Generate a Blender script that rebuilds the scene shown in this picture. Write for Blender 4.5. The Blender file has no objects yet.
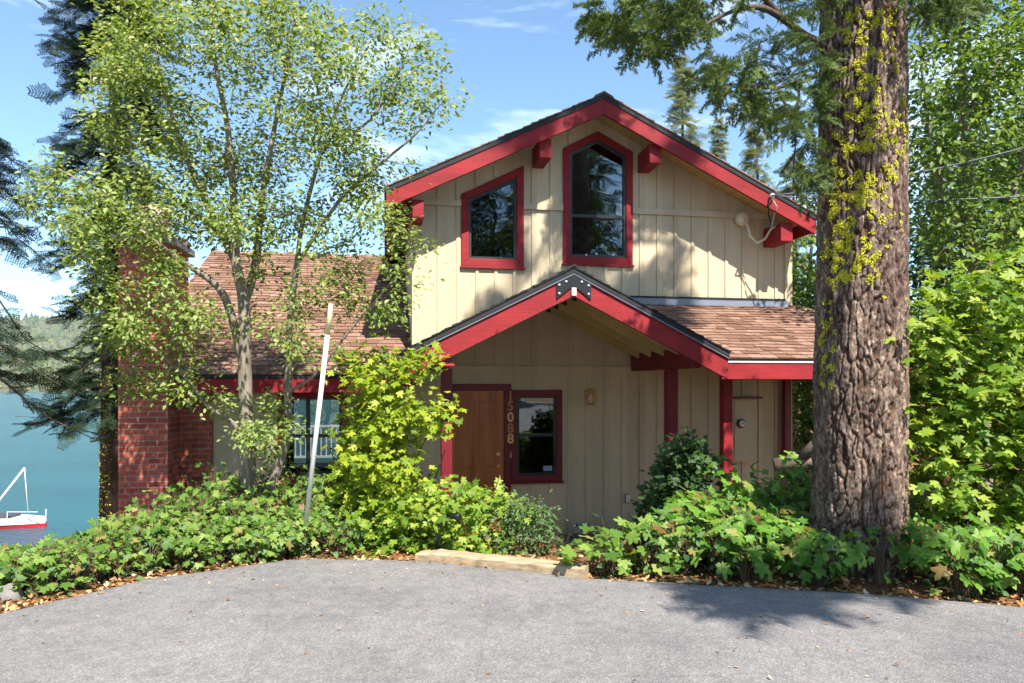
import bpy, bmesh, math, random
import numpy as np
from mathutils import Vector, Matrix, noise
from mathutils.geometry import tessellate_polygon

rnd = random.Random(7)
rng = np.random.default_rng(7)
R = math.radians
col = bpy.context.scene.collection
sc = bpy.context.scene

# ------------------------------------------------------------------ camera, sky, sun, exposure
F, HY, CH = 720.0, 383.0, 1.5
cam_d = bpy.data.cameras.new('camera')
cam = bpy.data.objects.new('camera', cam_d); col.objects.link(cam)
cam.location = (0, 0, CH); cam.rotation_euler = (R(90), 0, 0)
cam_d.sensor_width = 36.0; cam_d.lens = 36.0 * F / 1024.0
cam_d.shift_y = (HY - 341.5) / 1024.0
cam_d.clip_start = 0.05; cam_d.clip_end = 9000
sc.camera = cam

SUN_EL, SUN_AZ = 53.0, 24.0          # azimuth: to the right of straight behind the camera
w = bpy.data.worlds.new('World'); sc.world = w; w.use_nodes = True
nt = w.node_tree; nt.nodes.clear()
wo = nt.nodes.new('ShaderNodeOutputWorld'); bg = nt.nodes.new('ShaderNodeBackground')
sky = nt.nodes.new('ShaderNodeTexSky'); sky.sky_type = 'NISHITA'; sky.sun_disc = False
sky.sun_elevation = R(SUN_EL); sky.sun_rotation = R(180 - SUN_AZ)
sky.altitude = 1800; sky.air_density = 1.0; sky.dust_density = 0.15; sky.ozone_density = 1.2
tc = nt.nodes.new('ShaderNodeTexCoord'); mp = nt.nodes.new('ShaderNodeMapping')
mp.inputs['Scale'].default_value = (1.3, 1.3, 5.5); mp.inputs['Location'].default_value = (0.35, 0.1, 0.2)
nz = nt.nodes.new('ShaderNodeTexNoise'); nz.inputs['Scale'].default_value = 2.2
nz.inputs['Detail'].default_value = 9; nz.inputs['Roughness'].default_value = 0.58; nz.inputs['Distortion'].default_value = 0.5
rp = nt.nodes.new('ShaderNodeValToRGB')
rp.color_ramp.elements[0].position = 0.52; rp.color_ramp.elements[0].color = (0, 0, 0, 1)
rp.color_ramp.elements[1].position = 0.80; rp.color_ramp.elements[1].color = (0.85, 0.85, 0.85, 1)
mx = nt.nodes.new('ShaderNodeMixRGB'); mx.inputs[2].default_value = (7.6, 8.3, 9.3, 1)
nt.links.new(tc.outputs['Generated'], mp.inputs['Vector']); nt.links.new(mp.outputs[0], nz.inputs['Vector'])
nt.links.new(nz.outputs['Fac'], rp.inputs[0]); nt.links.new(rp.outputs[0], mx.inputs[0])
tn = nt.nodes.new('ShaderNodeMixRGB'); tn.blend_type = 'MULTIPLY'; tn.inputs[0].default_value = 1; tn.inputs[2].default_value = (0.90, 1.07, 1.07, 1)
nt.links.new(sky.outputs[0], tn.inputs[1]); nt.links.new(tn.outputs[0], mx.inputs[1]); nt.links.new(mx.outputs[0], bg.inputs[0])
bg.inputs[1].default_value = 0.108
nt.links.new(bg.outputs[0], wo.inputs[0])

sd = bpy.data.lights.new('sun', 'SUN'); sd.energy = 4.9; sd.angle = R(0.53); sd.color = (1.0, 0.93, 0.82)
sun = bpy.data.objects.new('sun', sd); col.objects.link(sun)
SUN = Vector((math.sin(R(SUN_AZ)) * math.cos(R(SUN_EL)), -math.cos(R(SUN_AZ)) * math.cos(R(SUN_EL)), math.sin(R(SUN_EL))))
sun.rotation_euler = SUN.to_track_quat('Z', 'Y').to_euler(); sun.location = (10, -20, 30)

sc.view_settings.view_transform = 'Standard'; sc.view_settings.look = 'None'
sc.view_settings.exposure = 1.4; sc.view_settings.gamma = 1.0
sc.render.engine = 'CYCLES'
sc.cycles.max_bounces = 8; sc.cycles.diffuse_bounces = 4; sc.cycles.transparent_max_bounces = 12
sc.cycles.use_denoising = True

# ------------------------------------------------------------------ helpers
def P(px, py, Y):
    return Vector(((px - 512) / F * Y, Y, CH + (HY - py) / F * Y))

TH = R(10.0); D0 = 10.2
cT, sT = math.cos(TH), math.sin(TH)
def L(px, py, v):                       # pixel ray met with the house plane at local depth v -> (u, z)
    dx = (px - 512) / F; dz = (HY - py) / F
    t = (v + D0 * cT) / (cT - sT * dx)
    return (cT * t * dx + sT * (t - D0), CH + t * dz)
def W(u, v, z=0):                       # house local -> world
    return Vector((u * cT - v * sT, D0 + u * sT + v * cT, z))
def to_local(X, Y):
    return (X * cT + (Y - D0) * sT, -X * sT + (Y - D0) * cT)

def tag(o, label=None, cat=None, group=None, kind=None):
    if label: o['label'] = label
    if cat: o['category'] = cat
    if group: o['group'] = group
    if kind: o['kind'] = kind
    return o
def empty(name, loc=(0, 0, 0), rz=0, parent=None):
    o = bpy.data.objects.new(name, None); col.objects.link(o)
    o.location = loc; o.rotation_euler = (0, 0, rz); o.empty_display_size = 0.2
    if parent: o.parent = parent
    return o
def copy_tree(o, parent=None):
    c = o.copy(); col.objects.link(c); c.parent = parent
    for ch in list(o.children): copy_tree(ch, c)
    return c

def mesh_np(name, V, Fs, mats, parent=None, smooth=False, attr=None):
    """V (n,3) array; Fs (m,k) int array"""
    me = bpy.data.meshes.new(name)
    V = np.asarray(V, dtype=np.float32); Fs = np.asarray(Fs, dtype=np.int32)
    m, k = Fs.shape
    me.vertices.add(len(V)); me.vertices.foreach_set('co', V.ravel())
    me.loops.add(m * k); me.loops.foreach_set('vertex_index', Fs.ravel())
    me.polygons.add(m); me.polygons.foreach_set('loop_start', np.arange(0, m * k, k, dtype=np.int32))
    me.polygons.foreach_set('loop_total', np.full(m, k, dtype=np.int32))
    if smooth: me.polygons.foreach_set('use_smooth', np.ones(m, dtype=bool))
    me.update(calc_edges=True)
    if attr is not None:
        a = me.attributes.new('crack', 'FLOAT', 'POINT'); a.data.foreach_set('value', np.asarray(attr, dtype=np.float32))
    for mm in (mats if isinstance(mats, (list, tuple)) else [mats]): me.materials.append(mm)
    o = bpy.data.objects.new(name, me); col.objects.link(o)
    if parent: o.parent = parent
    return o

class MB:
    def __init__(s): s.v = []; s.f = []; s.m = []; s.sm = []
    def add(s, verts, faces, mi=0, smooth=False):
        b = len(s.v); s.v += [tuple(x) for x in verts]
        for f in faces:
            s.f.append([b + i for i in f]); s.m.append(mi); s.sm.append(smooth)
        return s
    def hexa(s, p, mi=0):               # 8 points: bottom 4, top 4
        return s.add(p, [(0, 3, 2, 1), (4, 5, 6, 7), (0, 1, 5, 4), (1, 2, 6, 5), (2, 3, 7, 6), (3, 0, 4, 7)], mi)
    def box(s, a, b, mi=0):
        x0, y0, z0 = a; x1, y1, z1 = b
        if x0 > x1: x0, x1 = x1, x0
        if y0 > y1: y0, y1 = y1, y0
        if z0 > z1: z0, z1 = z1, z0
        return s.hexa([(x0, y0, z0), (x1, y0, z0), (x1, y1, z0), (x0, y1, z0), (x0, y0, z1), (x1, y0, z1), (x1, y1, z1), (x0, y1, z1)], mi)
    def prism(s, poly, v0, v1, holes=(), mi=0):   # polygon in (u,z), extruded from v0 to v1
        loops = [list(poly)] + [list(h) for h in holes]
        tri = tessellate_polygon([[Vector((a, b, 0)) for a, b in lp] for lp in loops])
        flat = [p for lp in loops for p in lp]; n = len(flat)
        vs = [(a, v0, b) for a, b in flat] + [(a, v1, b) for a, b in flat]
        fs = []
        for t in tri:
            a, b, c = [flat[i] for i in t]
            ccw = (b[0] - a[0]) * (c[1] - a[1]) - (b[1] - a[1]) * (c[0] - a[0]) > 0
            t = tuple(t) if ccw else tuple(reversed(t))
            fs.append(t); fs.append(tuple(n + i for i in reversed(t)))
        k = 0
        for li, lp in enumerate(loops):
            m = len(lp)
            ar = sum(lp[i][0] * lp[(i + 1) % m][1] - lp[(i + 1) % m][0] * lp[i][1] for i in range(m))
            for i in range(m):
                a, b = k + i, k + (i + 1) % m
                q = (b, a, n + a, n + b)
                if (ar > 0) != (li == 0): q = tuple(reversed(q))
                fs.append(q)
            k += m
        return s.add(vs, fs, mi)
    def ring(s, outer, inner, v0, v1, mi=0):
        n = len(outer)
        for i in range(n):
            j = (i + 1) % n
            a, b, c, d = outer[i], outer[j], inner[j], inner[i]
            s.hexa([(a[0], v0, a[1]), (b[0], v0, b[1]), (b[0], v1, b[1]), (a[0], v1, a[1]),
                    (d[0], v0, d[1]), (c[0], v0, c[1]), (c[0], v1, c[1]), (d[0], v1, d[1])], mi)
        return s
    def tube(s, pts, radii, n=8, cap=True, mi=0):
        pts = [Vector(p) for p in pts]
        if not isinstance(radii, (list, tuple)): radii = [radii] * len(pts)
        b = len(s.v); up = Vector((0.13, 0.29, 0.95)); prev = None
        for i, p in enumerate(pts):
            d = (pts[min(i + 1, len(pts) - 1)] - pts[max(i - 1, 0)])
            d = d.normalized() if d.length > 1e-9 else Vector((0, 0, 1))
            if prev is None:
                a = d.cross(up)
                if a.length < 0.05: a = d.cross(Vector((1, 0, 0)))
            else:
                a = prev - d * prev.dot(d)
                if a.length < 1e-6: a = d.cross(up)
            a.normalize(); prev = a; c = d.cross(a)
            for k in range(n):
                t = 2 * math.pi * k / n
                s.v.append(tuple(p + (a * math.cos(t) + c * math.sin(t)) * radii[i]))
        for i in range(len(pts) - 1):
            for k in range(n):
                k2 = (k + 1) % n
                s.f.append([b + i * n + k, b + i * n + k2, b + (i + 1) * n + k2, b + (i + 1) * n + k]); s.m.append(mi); s.sm.append(True)
        if cap:
            s.f.append([b + k for k in reversed(range(n))]); s.m.append(mi); s.sm.append(False)
            e = b + (len(pts) - 1) * n
            s.f.append([e + k for k in range(n)]); s.m.append(mi); s.sm.append(False)
        return s
    def lathe(s, c, axis, prof, n=16, mi=0):   # prof: (radius, along)
        axis = Vector(axis).normalized()
        return s.tube([Vector(c) + axis * a for r, a in prof], [max(r, 1e-4) for r, a in prof], n, True, mi)
    def build(s, name, mats, parent=None, bevel=0):
        me = bpy.data.meshes.new(name); me.from_pydata(s.v, [], s.f)
        me.polygons.foreach_set('material_index', s.m); me.polygons.foreach_set('use_smooth', s.sm)
        me.update()
        for mm in (mats if isinstance(mats, (list, tuple)) else [mats]): me.materials.append(mm)
        o = bpy.data.objects.new(name, me); col.objects.link(o)
        if parent: o.parent = parent
        if bevel:
            bv = o.modifiers.new('bevel', 'BEVEL'); bv.width = bevel; bv.segments = 2; bv.limit_method = 'ANGLE'; bv.angle_limit = R(40)
        return o

# ------------------------------------------------------------------ materials
def new_mat(name):
    m = bpy.data.materials.new(name); m.use_nodes = True
    n = m.node_tree; n.nodes.clear()
    out = n.nodes.new('ShaderNodeOutputMaterial')
    return m, n, out
def N(n, t, **kw):
    x = n.nodes.new('ShaderNode' + t)
    for k, v in kw.items():
        if k in x.inputs: x.inputs[k].default_value = v
        else: setattr(x, k, v)
    return x
def c4(c): return (c[0], c[1], c[2], 1)
def ramp(n, fac, stops):
    r = N(n, 'ValToRGB'); e = r.color_ramp.elements
    while len(e) < len(stops): e.new(0.5)
    for i, (p, c) in enumerate(stops):
        e[i].position = p; e[i].color = c4(c) if len(c) == 3 else c
    n.links.new(fac, r.inputs[0]); return r
def coords(n, scale=(1, 1, 1), kind='Object'):
    t = N(n, 'TexCoord'); m = N(n, 'Mapping'); m.inputs['Scale'].default_value = scale
    n.links.new(t.outputs[kind], m.inputs[0]); return m.outputs[0]

def paint(name, c, rough=0.6, var=0.12, scale=(3, 3, 0.8), bump=0.15, dirt=None, spec=0.35, grain=(60, 60, 4)):
    m, n, out = new_mat(name)
    b = N(n, 'BsdfPrincipled', Roughness=rough); b.inputs['Specular IOR Level'].default_value = spec
    nz = N(n, 'TexNoise', Scale=1.0, Detail=6.0, Roughness=0.65); n.links.new(coords(n, scale), nz.inputs['Vector'])
    lo = [x * (1 - var) for x in c]; hi = [min(1, x * (1 + var)) for x in c]
    r = ramp(n, nz.outputs['Fac'], [(0.3, lo), (0.7, hi)])
    res = r.outputs[0]
    if dirt:
        n2 = N(n, 'TexNoise', Scale=2.3, Detail=8.0, Roughness=0.7); n.links.new(coords(n, (1.5, 1.5, 0.6)), n2.inputs['Vector'])
        f = ramp(n, n2.outputs['Fac'], [(0.5, (0, 0, 0)), (0.75, (0.55, 0.55, 0.55))])
        mx = N(n, 'MixRGB'); mx.inputs[2].default_value = c4(dirt)
        n.links.new(f.outputs[0], mx.inputs[0]); n.links.new(res, mx.inputs[1]); res = mx.outputs[0]
    n.links.new(res, b.inputs['Base Color'])
    g = N(n, 'TexNoise', Scale=1.0, Detail=4.0); n.links.new(coords(n, grain), g.inputs['Vector'])
    bp = N(n, 'Bump', Strength=bump, Distance=0.004); n.links.new(g.outputs['Fac'], bp.inputs['Height'])
    n.links.new(bp.outputs[0], b.inputs['Normal']); n.links.new(b.outputs[0], out.inputs[0])
    return m

def island(name, stops, rough=0.85, transl=0.0, tcol=None, spec=0.2, bump=None):
    m, n, out = new_mat(name)
    g = N(n, 'NewGeometry'); r = ramp(n, g.outputs['Random Per Island'], stops)
    b = N(n, 'BsdfPrincipled', Roughness=rough); b.inputs['Specular IOR Level'].default_value = spec
    n.links.new(r.outputs[0], b.inputs['Base Color'])
    if bump:
        nz = N(n, 'TexNoise', Scale=bump[0], Detail=4.0); n.links.new(coords(n), nz.inputs['Vector'])
        bp = N(n, 'Bump', Strength=bump[1], Distance=0.004); n.links.new(nz.outputs['Fac'], bp.inputs['Height']); n.links.new(bp.outputs[0], b.inputs['Normal'])
        mx = N(n, 'MixRGB', blend_type='MULTIPLY'); mx.inputs[0].default_value = 1
        r2 = ramp(n, nz.outputs['Fac'], [(0.3, (0.72, 0.72, 0.72)), (0.7, (1.2, 1.2, 1.2))])
        n.links.new(r.outputs[0], mx.inputs[1]); n.links.new(r2.outputs[0], mx.inputs[2]); n.links.new(mx.outputs[0], b.inputs['Base Color'])
    if transl:
        t = N(n, 'BsdfTranslucent'); mm = N(n, 'MixRGB', blend_type='MULTIPLY'); mm.inputs[0].default_value = 1
        mm.inputs[2].default_value = c4(tcol); n.links.new(r.outputs[0], mm.inputs[1]); n.links.new(mm.outputs[0], t.inputs[0])
        s = N(n, 'MixShader'); s.inputs[0].default_value = transl
        n.links.new(b.outputs[0], s.inputs[1]); n.links.new(t.outputs[0], s.inputs[2]); n.links.new(s.outputs[0], out.inputs[0])
    else:
        n.links.new(b.outputs[0], out.inputs[0])
    return m

M = {}
def siding():
    m = paint('siding', (0.525, 0.438, 0.305), 0.7, 0.09, (2.5, 2.5, 0.5), 0.4, (0.41, 0.33, 0.215), 0.2)
    n = m.node_tree; p = [q for q in n.nodes if q.type == 'BSDF_PRINCIPLED'][0]
    src = p.inputs['Base Color'].links[0].from_socket
    t = N(n, 'TexCoord'); sp = N(n, 'SeparateXYZ'); n.links.new(t.outputs['Object'], sp.inputs[0])
    ad = N(n, 'Math', operation='MULTIPLY_ADD'); ad.inputs[1].default_value = 1 / 0.268; ad.inputs[2].default_value = 11.63; n.links.new(sp.outputs[0], ad.inputs[0])
    fl = N(n, 'Math', operation='FLOOR'); n.links.new(ad.outputs[0], fl.inputs[0])
    wn = N(n, 'TexWhiteNoise', noise_dimensions='1D'); n.links.new(fl.outputs[0], wn.inputs['W'])
    r = ramp(n, wn.outputs['Value'], [(0, (0.90, 0.90, 0.91)), (1, (1.06, 1.05, 1.03))])
    mx = N(n, 'MixRGB', blend_type='MULTIPLY'); mx.inputs[0].default_value = 1; n.links.new(src, mx.inputs[1]); n.links.new(r.outputs[0], mx.inputs[2])
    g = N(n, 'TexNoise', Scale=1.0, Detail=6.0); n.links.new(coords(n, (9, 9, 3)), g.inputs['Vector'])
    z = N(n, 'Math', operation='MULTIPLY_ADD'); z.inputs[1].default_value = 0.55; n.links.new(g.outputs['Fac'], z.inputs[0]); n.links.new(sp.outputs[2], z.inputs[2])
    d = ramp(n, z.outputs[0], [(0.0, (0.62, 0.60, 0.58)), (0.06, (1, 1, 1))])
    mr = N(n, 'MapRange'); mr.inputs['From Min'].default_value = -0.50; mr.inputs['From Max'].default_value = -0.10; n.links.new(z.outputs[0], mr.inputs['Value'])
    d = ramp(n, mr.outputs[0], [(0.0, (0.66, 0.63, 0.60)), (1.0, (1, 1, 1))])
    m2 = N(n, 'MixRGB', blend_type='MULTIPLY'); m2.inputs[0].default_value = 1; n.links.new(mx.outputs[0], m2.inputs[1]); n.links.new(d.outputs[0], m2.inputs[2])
    n.links.new(m2.outputs[0], p.inputs['Base Color']); return m
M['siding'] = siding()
M['soffit'] = paint('soffit', (0.46, 0.335, 0.15), 0.75, 0.14, (2, 2, 2), 0.3, None, 0.15)
M['red'] = paint('red_trim', (0.235, 0.016, 0.021), 0.65, 0.28, (1.2, 6, 6), 0.5, (0.17, 0.016, 0.022), 0.25, (5, 60, 60))
M['maroon'] = paint('maroon_trim', (0.145, 0.011, 0.017), 0.5, 0.18, (3, 3, 1), 0.25, None, 0.35)
M['black'] = paint('black_edge', (0.018, 0.018, 0.022), 0.75, 0.3, (8, 8, 8), 0.4)
M['steel'] = paint('black_steel', (0.012, 0.014, 0.02), 0.45, 0.2, (8, 8, 8), 0.2)
M['metal'] = paint('grey_flashing', (0.16, 0.18, 0.23), 0.4, 0.15, (2, 2, 2), 0.1, None, 0.5)
M['bolt'] = paint('pale_bolt', (0.6, 0.62, 0.62), 0.35, 0.1, (9, 9, 9), 0.1)
M['bronze'] = paint('dark_sash', (0.03, 0.032, 0.036), 0.4, 0.15, (4, 4, 4), 0.1)
M['sill_white'] = paint('pale_sash', (0.55, 0.55, 0.52), 0.45, 0.1, (4, 4, 4), 0.1)
M['door'] = paint('door_wood', (0.37, 0.11, 0.03), 0.45, 0.35, (14, 14, 0.9), 0.3, None, 0.4, (40, 40, 2))
M['brass'] = paint('brass', (0.62, 0.40, 0.12), 0.3, 0.1, (6, 6, 6), 0.05, None, 0.6)
M['old_brass'] = paint('tarnished_brass', (0.42, 0.20, 0.10), 0.45, 0.2, (6, 6, 6), 0.05)
M['white'] = paint('white_paint', (0.72, 0.71, 0.68), 0.5, 0.06, (5, 5, 1), 0.1)
M['cream'] = paint('cream_plastic', (0.62, 0.55, 0.42), 0.5, 0.08, (5, 5, 1), 0.1)
M['yellow'] = paint('yellow_tip', (0.66, 0.58, 0.34), 0.5, 0.1, (5, 5, 1), 0.1)
M['deck'] = paint('deck_boards', (0.115, 0.085, 0.065), 0.8, 0.25, (1, 20, 20), 0.4)
M['concrete'] = paint('concrete', (0.27, 0.255, 0.235), 0.9, 0.18, (3, 3, 3), 0.5, (0.17, 0.155, 0.14))
M['flue'] = paint('flue_clay', (0.52, 0.38, 0.29), 0.8, 0.18, (4, 4, 2), 0.4)
M['timber'] = paint('weathered_timber', (0.34, 0.255, 0.165), 0.85, 0.5, (1.2, 18, 18), 0.9, (0.22, 0.19, 0.15), 0.1, (6, 90, 90))
M['log'] = paint('grey_log', (0.17, 0.13, 0.10), 0.9, 0.35, (4, 20, 20), 0.9)
M['rock'] = paint('grey_rock', (0.17, 0.16, 0.15), 0.9, 0.3, (6, 6, 6), 0.9, (0.12, 0.12, 0.10))
M['light_bark'] = paint('pale_bark', (0.20, 0.17, 0.135), 0.85, 0.5, (22, 22, 5), 0.8, (0.07, 0.055, 0.045))
M['dark_bark'] = paint('dark_bark', (0.075, 0.055, 0.045), 0.9, 0.4, (20, 20, 4), 0.9)
M['twig'] = paint('brown_twig', (0.12, 0.075, 0.045), 0.85, 0.3, (20, 20, 6), 0.5)
M['hull_red'] = paint('hull_red', (0.42, 0.02, 0.025), 0.3, 0.05, (1, 1, 1), 0.02, None, 0.5)
M['hull_white'] = paint('hull_white', (0.78, 0.77, 0.76), 0.3, 0.04, (1, 1, 1), 0.02, None, 0.5)
M['interior'] = paint('interior_panel', (0.20, 0.13, 0.08), 0.8, 0.2, (3, 3, 1), 0.1)
M['blind'] = paint('window_blind', (0.55, 0.55, 0.5), 0.7, 0.08, (1, 1, 30), 0.1)
M['sticker'] = paint('blue_white_sticker', (0.28, 0.36, 0.5), 0.4, 0.2, (40, 40, 40), 0.0)
M['dark_cloth'] = paint('dark_grey', (0.05, 0.05, 0.055), 0.7, 0.2, (5, 5, 5), 0.1)

def glass():
    m, n, out = new_mat('window_glass')
    fr = N(n, 'LayerWeight', Blend=0.35); tr = N(n, 'BsdfTransparent'); tr.inputs[0].default_value = (0.5, 0.56, 0.56, 1)
    gl = N(n, 'BsdfGlossy', Roughness=0.015); gl.inputs[0].default_value = (0.85, 0.92, 1.0, 1)
    nz = N(n, 'TexNoise', Scale=2.2, Detail=1.0); n.links.new(coords(n), nz.inputs['Vector'])
    bp = N(n, 'Bump', Strength=0.12, Distance=0.02); n.links.new(nz.outputs['Fac'], bp.inputs['Height']); n.links.new(bp.outputs[0], gl.inputs['Normal'])
    mr = N(n, 'MapRange'); mr.inputs['To Min'].default_value = 0.10; mr.inputs['To Max'].default_value = 0.9
    n.links.new(fr.outputs['Fresnel'], mr.inputs['Value'])
    mx = N(n, 'MixShader'); n.links.new(mr.outputs[0], mx.inputs[0]); n.links.new(tr.outputs[0], mx.inputs[1]); n.links.new(gl.outputs[0], mx.inputs[2])
    n.links.new(mx.outputs[0], out.inputs[0]); return m
M['glass'] = glass()

def brick():
    m, n, out = new_mat('red_brick')
    t = N(n, 'TexCoord'); s = N(n, 'SeparateXYZ'); n.links.new(t.outputs['Object'], s.inputs[0])
    a = N(n, 'Math', operation='ADD'); n.links.new(s.outputs[0], a.inputs[0]); n.links.new(s.outputs[1], a.inputs[1])
    c = N(n, 'CombineXYZ'); n.links.new(a.outputs[0], c.inputs[0]); n.links.new(s.outputs[2], c.inputs[1])
    w0 = N(n, 'TexNoise', Scale=3.0); n.links.new(t.outputs['Object'], w0.inputs['Vector'])
    wv = N(n, 'MixRGB', blend_type='ADD'); wv.inputs[0].default_value = 0.012
    n.links.new(c.outputs[0], wv.inputs[1]); n.links.new(w0.outputs['Color'], wv.inputs[2])
    b = N(n, 'TexBrick', Scale=1.0); b.inputs['Brick Width'].default_value = 0.215; b.inputs['Row Height'].default_value = 0.072
    b.inputs['Mortar Size'].default_value = 0.008; b.inputs['Mortar Smooth'].default_value = 0.2
    b.inputs['Color1'].default_value = (0.43, 0.115, 0.078, 1); b.inputs['Color2'].default_value = (0.26, 0.062, 0.046, 1)
    b.inputs['Mortar'].default_value = (0.34, 0.22, 0.19, 1); n.links.new(wv.outputs[0], b.inputs['Vector'])
    nz = N(n, 'TexNoise', Scale=7.0, Detail=8.0, Roughness=0.7); n.links.new(t.outputs['Object'], nz.inputs['Vector'])
    r = ramp(n, nz.outputs['Fac'], [(0.3, (0.6, 0.6, 0.6)), (0.72, (1.5, 1.4, 1.35))])
    mx = N(n, 'MixRGB', blend_type='MULTIPLY'); mx.inputs[0].default_value = 1
    n.links.new(b.outputs[0], mx.inputs[1]); n.links.new(r.outputs[0], mx.inputs[2])
    p = N(n, 'BsdfPrincipled', Roughness=0.85); p.inputs['Specular IOR Level'].default_value = 0.2
    n.links.new(mx.outputs[0], p.inputs['Base Color'])
    sb = N(n, 'Math', operation='SUBTRACT'); n.links.new(nz.outputs['Fac'], sb.inputs[0]); n.links.new(b.outputs['Fac'], sb.inputs[1])
    bp = N(n, 'Bump', Strength=0.7, Distance=0.01); n.links.new(sb.outputs[0], bp.inputs['Height'])
    n.links.new(bp.outputs[0], p.inputs['Normal']); n.links.new(p.outputs[0], out.inputs[0]); return m
M['brick'] = brick()
M['shingle'] = island('brown_shingle', [(0.0, (0.135, 0.074, 0.054)), (0.35, (0.195, 0.110, 0.080)), (0.7, (0.235, 0.137, 0.102)), (1.0, (0.285, 0.18, 0.135))], 0.95, spec=0.1, bump=(160, 0.5))
M['shingle_dark'] = island('charcoal_shingle', [(0.0, (0.02, 0.02, 0.024)), (1.0, (0.05, 0.05, 0.056))], 0.95, spec=0.1, bump=(160, 0.5))

def asphalt():
    m, n, out = new_mat('asphalt')
    p = N(n, 'BsdfPrincipled', Roughness=0.85); p.inputs['Specular IOR Level'].default_value = 0.25
    cc = coords(n)
    fine = N(n, 'TexNoise', Scale=140.0, Detail=3.0); n.links.new(cc, fine.inputs['Vector'])
    vo = N(n, 'TexVoronoi', Scale=110.0); n.links.new(cc, vo.inputs['Vector'])
    big = N(n, 'TexNoise', Scale=0.9, Detail=7.0, Roughness=0.6); n.links.new(cc, big.inputs['Vector'])
    mid = N(n, 'TexNoise', Scale=9.0, Detail=6.0, Roughness=0.7); n.links.new(cc, mid.inputs['Vector'])
    a = ramp(n, vo.outputs['Color'], [(0.0, (0.125, 0.121, 0.123)), (0.55, (0.172, 0.166, 0.168)), (1.0, (0.26, 0.25, 0.246))])
    b2 = ramp(n, big.outputs['Fac'], [(0.28, (0.74, 0.74, 0.76)), (0.5, (1.0, 0.99, 0.98)), (0.72, (1.16, 1.14, 1.12))])
    b3 = ramp(n, mid.outputs['Fac'], [(0.28, (0.78, 0.78, 0.78)), (0.6, (1.06, 1.06, 1.06))])
    m1 = N(n, 'MixRGB', blend_type='MULTIPLY'); m1.inputs[0].default_value = 1; n.links.new(a.outputs[0], m1.inputs[1]); n.links.new(b2.outputs[0], m1.inputs[2])
    m2 = N(n, 'MixRGB', blend_type='MULTIPLY'); m2.inputs[0].default_value = 1; n.links.new(m1.outputs[0], m2.inputs[1]); n.links.new(b3.outputs[0], m2.inputs[2])
    # hairline cracks
    cw = N(n, 'TexNoise', Scale=3.0, Detail=5.0); n.links.new(cc, cw.inputs['Vector'])
    cm = N(n, 'MixRGB'); cm.inputs[0].default_value = 0.16; n.links.new(cc, cm.inputs[1]); n.links.new(cw.outputs['Color'], cm.inputs[2])
    cv = N(n, 'TexVoronoi', Scale=0.55, feature='DISTANCE_TO_EDGE'); n.links.new(cm.outputs[0], cv.inputs['Vector'])
    cr = ramp(n, cv.outputs['Distance'], [(0.0, (0.5, 0.5, 0.5)), (0.006, (1, 1, 1))])
    m3 = N(n, 'MixRGB', blend_type='MULTIPLY'); m3.inputs[0].default_value = 0.28; n.links.new(m2.outputs[0], m3.inputs[1]); n.links.new(cr.outputs[0], m3.inputs[2])
    n.links.new(m3.outputs[0], p.inputs['Base Color'])
    bp = N(n, 'Bump', Strength=0.6, Distance=0.006); n.links.new(vo.outputs['Distance'], bp.inputs['Height'])
    n.links.new(bp.outputs[0], p.inputs['Normal']); n.links.new(p.outputs[0], out.inputs[0]); return m
M['asphalt'] = asphalt()

def soil():
    m, n, out = new_mat('needle_litter')
    p = N(n, 'BsdfPrincipled', Roughness=0.95); p.inputs['Specular IOR Level'].default_value = 0.1
    cc = coords(n)
    a = N(n, 'TexNoise', Scale=38.0, Detail=8.0, Roughness=0.75); n.links.new(cc, a.inputs['Vector'])
    b = N(n, 'TexNoise', Scale=1.3, Detail=5.0); n.links.new(cc, b.inputs['Vector'])
    r = ramp(n, a.outputs['Fac'], [(0.3, (0.06, 0.032, 0.016)), (0.5, (0.19, 0.095, 0.04)), (0.7, (0.33, 0.20, 0.10))])
    r2 = ramp(n, b.outputs['Fac'], [(0.35, (0.7, 0.75, 0.7)), (0.65, (1.1, 1.05, 1.0))])
    mx = N(n, 'MixRGB', blend_type='MULTIPLY'); mx.inputs[0].default_value = 1
    n.links.new(r.outputs[0], mx.inputs[1]); n.links.new(r2.outputs[0], mx.inputs[2]); n.links.new(mx.outputs[0], p.inputs['Base Color'])
    bp = N(n, 'Bump', Strength=0.9, Distance=0.02); n.links.new(a.outputs['Fac'], bp.inputs['Height']); n.links.new(bp.outputs[0], p.inputs['Normal'])
    n.links.new(p.outputs[0], out.inputs[0]); return m
M['soil'] = soil()

def water():
    m, n, out = new_mat('lake_water')
    p = N(n, 'BsdfPrincipled', Roughness=0.12); p.inputs['Base Color'].default_value = (0.012, 0.115, 0.135, 1)
    p.inputs['Specular IOR Level'].default_value = 0.35
    cc = coords(n, (1.0, 2.2, 1))
    a = N(n, 'TexNoise', Scale=1.1, Detail=6.0, Roughness=0.6); n.links.new(cc, a.inputs['Vector'])
    b = N(n, 'TexNoise', Scale=0.04, Detail=5.0); n.links.new(coords(n, (1, 2.5, 1)), b.inputs['Vector'])
    r = ramp(n, b.outputs['Fac'], [(0.3, (0.004, 0.070, 0.108)), (0.7, (0.011, 0.112, 0.145))]); n.links.new(r.outputs[0], p.inputs['Base Color'])
    bp = N(n, 'Bump', Strength=0.9, Distance=0.35); n.links.new(a.outputs['Fac'], bp.inputs['Height']); n.links.new(bp.outputs[0], p.inputs['Normal'])
    n.links.new(p.outputs[0], out.inputs[0]); return m
M['water'] = water()
M['hill'] = paint('forest_floor', (0.085, 0.095, 0.05), 0.95, 0.5, (0.02, 0.02, 0.02), 0.0, (0.17, 0.15, 0.10))

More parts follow.
